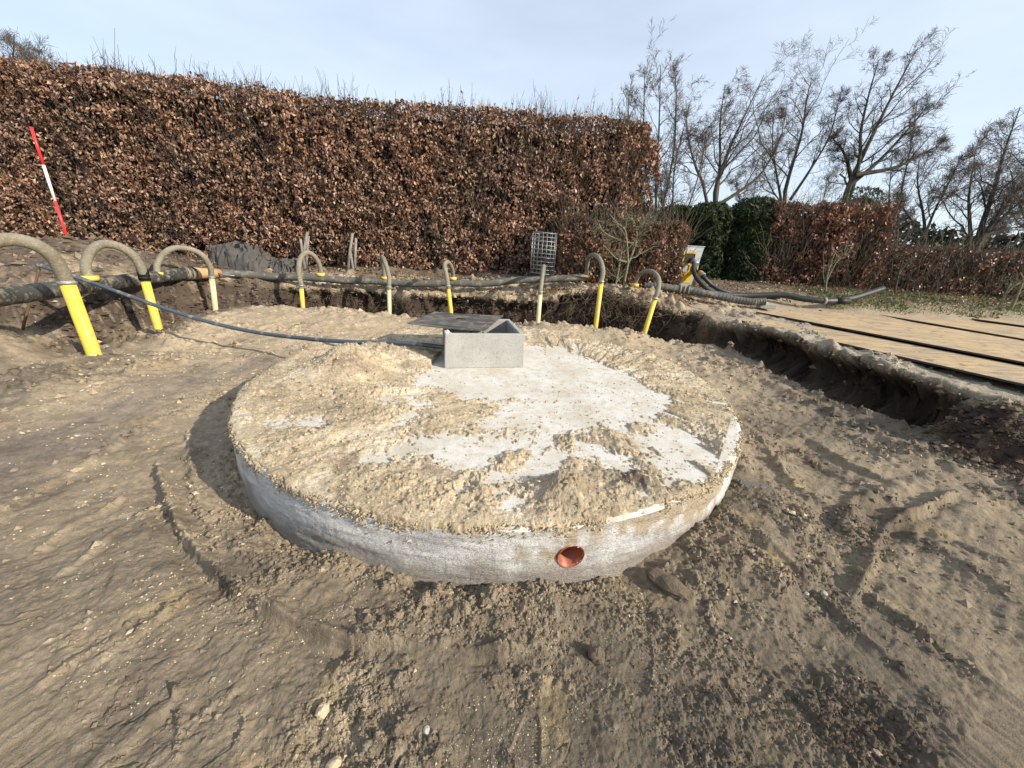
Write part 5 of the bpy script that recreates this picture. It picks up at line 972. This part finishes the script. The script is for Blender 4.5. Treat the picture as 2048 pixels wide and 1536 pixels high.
# saplings in the hedges
for k, (pts_, lab) in enumerate([([(1649, 600, 10.2), (1653, 560, 10.2), (1660, 530, 10.15), (1672, 500, 10.1)], 'pale forked sapling stem in front of the copper hedge foot'), ([(2000, 612, 9.6), (2010, 590, 9.6), (2022, 565, 9.65)], 'leaning pale stem at the foot of the low clipped hedge, left of two'), ([(2022, 618, 9.5), (2036, 588, 9.5), (2046, 560, 9.5), (2040, 545, 9.5)], 'leaning pale stem at the foot of the low clipped hedge, right of two'), ([(1790, 580, 10.3), (1798, 545, 10.3), (1806, 520, 10.3)], 'dark thin stem where the copper hedge meets the low hedge')]):
    pp3 = [aty(*p) for p in pts_]; bare_tree(lab, [pp3, [pp3[1], pp3[1]*.4+pp3[-1]*.6+(.12, 0, .05), pp3[-1]+(.3, 0, .05)]], .022, k=(4, 2, 1, 1), lr=(.5, .5, .5, .5), tw=.7, barkm=M['palebark'] if k < 3 else M['bark'], name='sapling', cat='sapling')
# ------------------------------------------------------------------ roots hanging from the bank
n = 420; x0 = np.concatenate([rng.normal(2.1, .55, 300), rng.uniform(-6, 1, 120)]); y0 = 8.5-.1*(x0-2)**2*.3+rng.normal(0, .12, n); y0[300:] = 8.62+rng.normal(0, .1, 120)
y0 = np.where(x0 > 2.4, 8.5-(x0-2.4)*.55, y0); z0 = np.where(np.arange(n) < 300, rng.uniform(.35, .95, n), rng.uniform(.2, .5, n))
d = np.stack([rng.normal(0, .6, n), -np.abs(rng.normal(.35, .2, n)), -rng.uniform(.2, 1, n)], 1); L_ = rng.uniform(.12, .5, n)*np.where(np.arange(n) < 300, 1, .5); s_ = np.linspace(0, 1, 6)[None, :, None]
P = np.stack([x0, y0-.05, z0], 1)[:, None]+d[:, None]*L_[:, None, None]*s_+np.cumsum(rng.normal(0, .022, (n, 6, 3)), 1); v, f = tubes(P, np.broadcast_to(np.linspace(.0065, .0022, 6)[None], (n, 6))*rng.uniform(.5, 1.5, (n, 1)), 3)
tag(mesh_np('hanging_roots', v, f, M['root']), 'tangle of thin roots hanging out of the cut bank', 'roots', kind='stuff')
# ------------------------------------------------------------------ grass, fallen leaves, far woodland
n = 15000; pg = rng.uniform(0, 1, (n, 2)); gxx = 7.5+pg[:, 0]*11; gyy = 9.05+pg[:, 1]*1.6; gy2 = fbm(gxx, gyy, 1.2, 3, 801); k_ = (rng.uniform(0, 1, n) < .55+.6*gy2) & (gyy > 8.9+.12*(11-gxx)*0); gxx, gyy = gxx[k_], gyy[k_]; n = len(gxx)
gz_ = terrain(gxx, gyy, False)[:]; a = rng.uniform(0, 6.28, n); hgt = rng.uniform(.03, .085, n); dx = np.cos(a)*.012; dy = np.sin(a)*.012
V = np.stack([np.stack([gxx-dx, gyy-dy, gz_-.01], 1), np.stack([gxx+dx, gyy+dy, gz_-.01], 1), np.stack([gxx+rng.normal(0, .025, n), gyy+rng.normal(0, .025, n), gz_+hgt], 1)], 1).reshape(-1, 3)
gc = np.array([.065, .115, .028])*rng.uniform(.6, 1.5, (n, 1)); dr = rng.uniform(0, 1, n) < .18; gc[dr] = (.28, .22, .11)
tag(mesh_np('grass', V, np.arange(3*n).reshape(-1, 3), M['grass'], np.repeat(gc, 3, 0), smooth=False), 'patchy short green grass strip in front of the right hedges', 'grass', kind='stuff')
n = 5200; fx_ = np.concatenate([rng.uniform(-14, 4, 1500), rng.uniform(4.5, 18, 3200), rng.uniform(-6, 6, 500)]); fy_ = np.concatenate([rng.normal(10.0, .35, 1500), rng.normal(10.25, .55, 3200), rng.uniform(8.9, 10, 500)])
fz = terrain(fx_, fy_, False); ln = rng.uniform(.05, .095, n); V, Fc, C_ = leaves(np.stack([fx_, fy_, fz+.035], 1), rng.normal(0, .45, (n, 3))+(0, 0, 1), rng.normal(0, 1, (n, 3)), ln, ln*.55, beech_col(n, .4))
tag(mesh_np('fallen_leaves', V, Fc, M['leaf'], C_, smooth=False), 'fallen brown beech leaves strewn along the feet of the hedges', 'leaves', kind='stuff')
n = 13000; wx_ = rng.uniform(20, 190, n); top_ = 6.4+2.2*fbm(wx_, 0*wx_, .05, 4, 810)+1.0*fbm(wx_, 0*wx_, .3, 3, 811); wz_ = .4+rng.uniform(0, 1, n)**.7*top_; wy_ = 62+rng.uniform(0, 7, n)-wx_*.12
P = np.stack([wx_, wy_, wz_], 1); ln = rng.uniform(.8, 1.6, n); c = np.array([.020, .030, .020])*rng.uniform(.5, 1.7, (n, 1)); c[rng.uniform(0, 1, n) < .3] = (.045, .038, .028)
V, Fc, C_ = leaves(P, rng.normal(0, 1, (n, 3)), rng.normal(0, 1, (n, 3)), ln, ln*.5, c); tag(mesh_np('far_woodland', V, Fc, M['yew'], C_, smooth=False), 'distant dark line of woodland above the low hedge', 'woodland', kind='stuff')
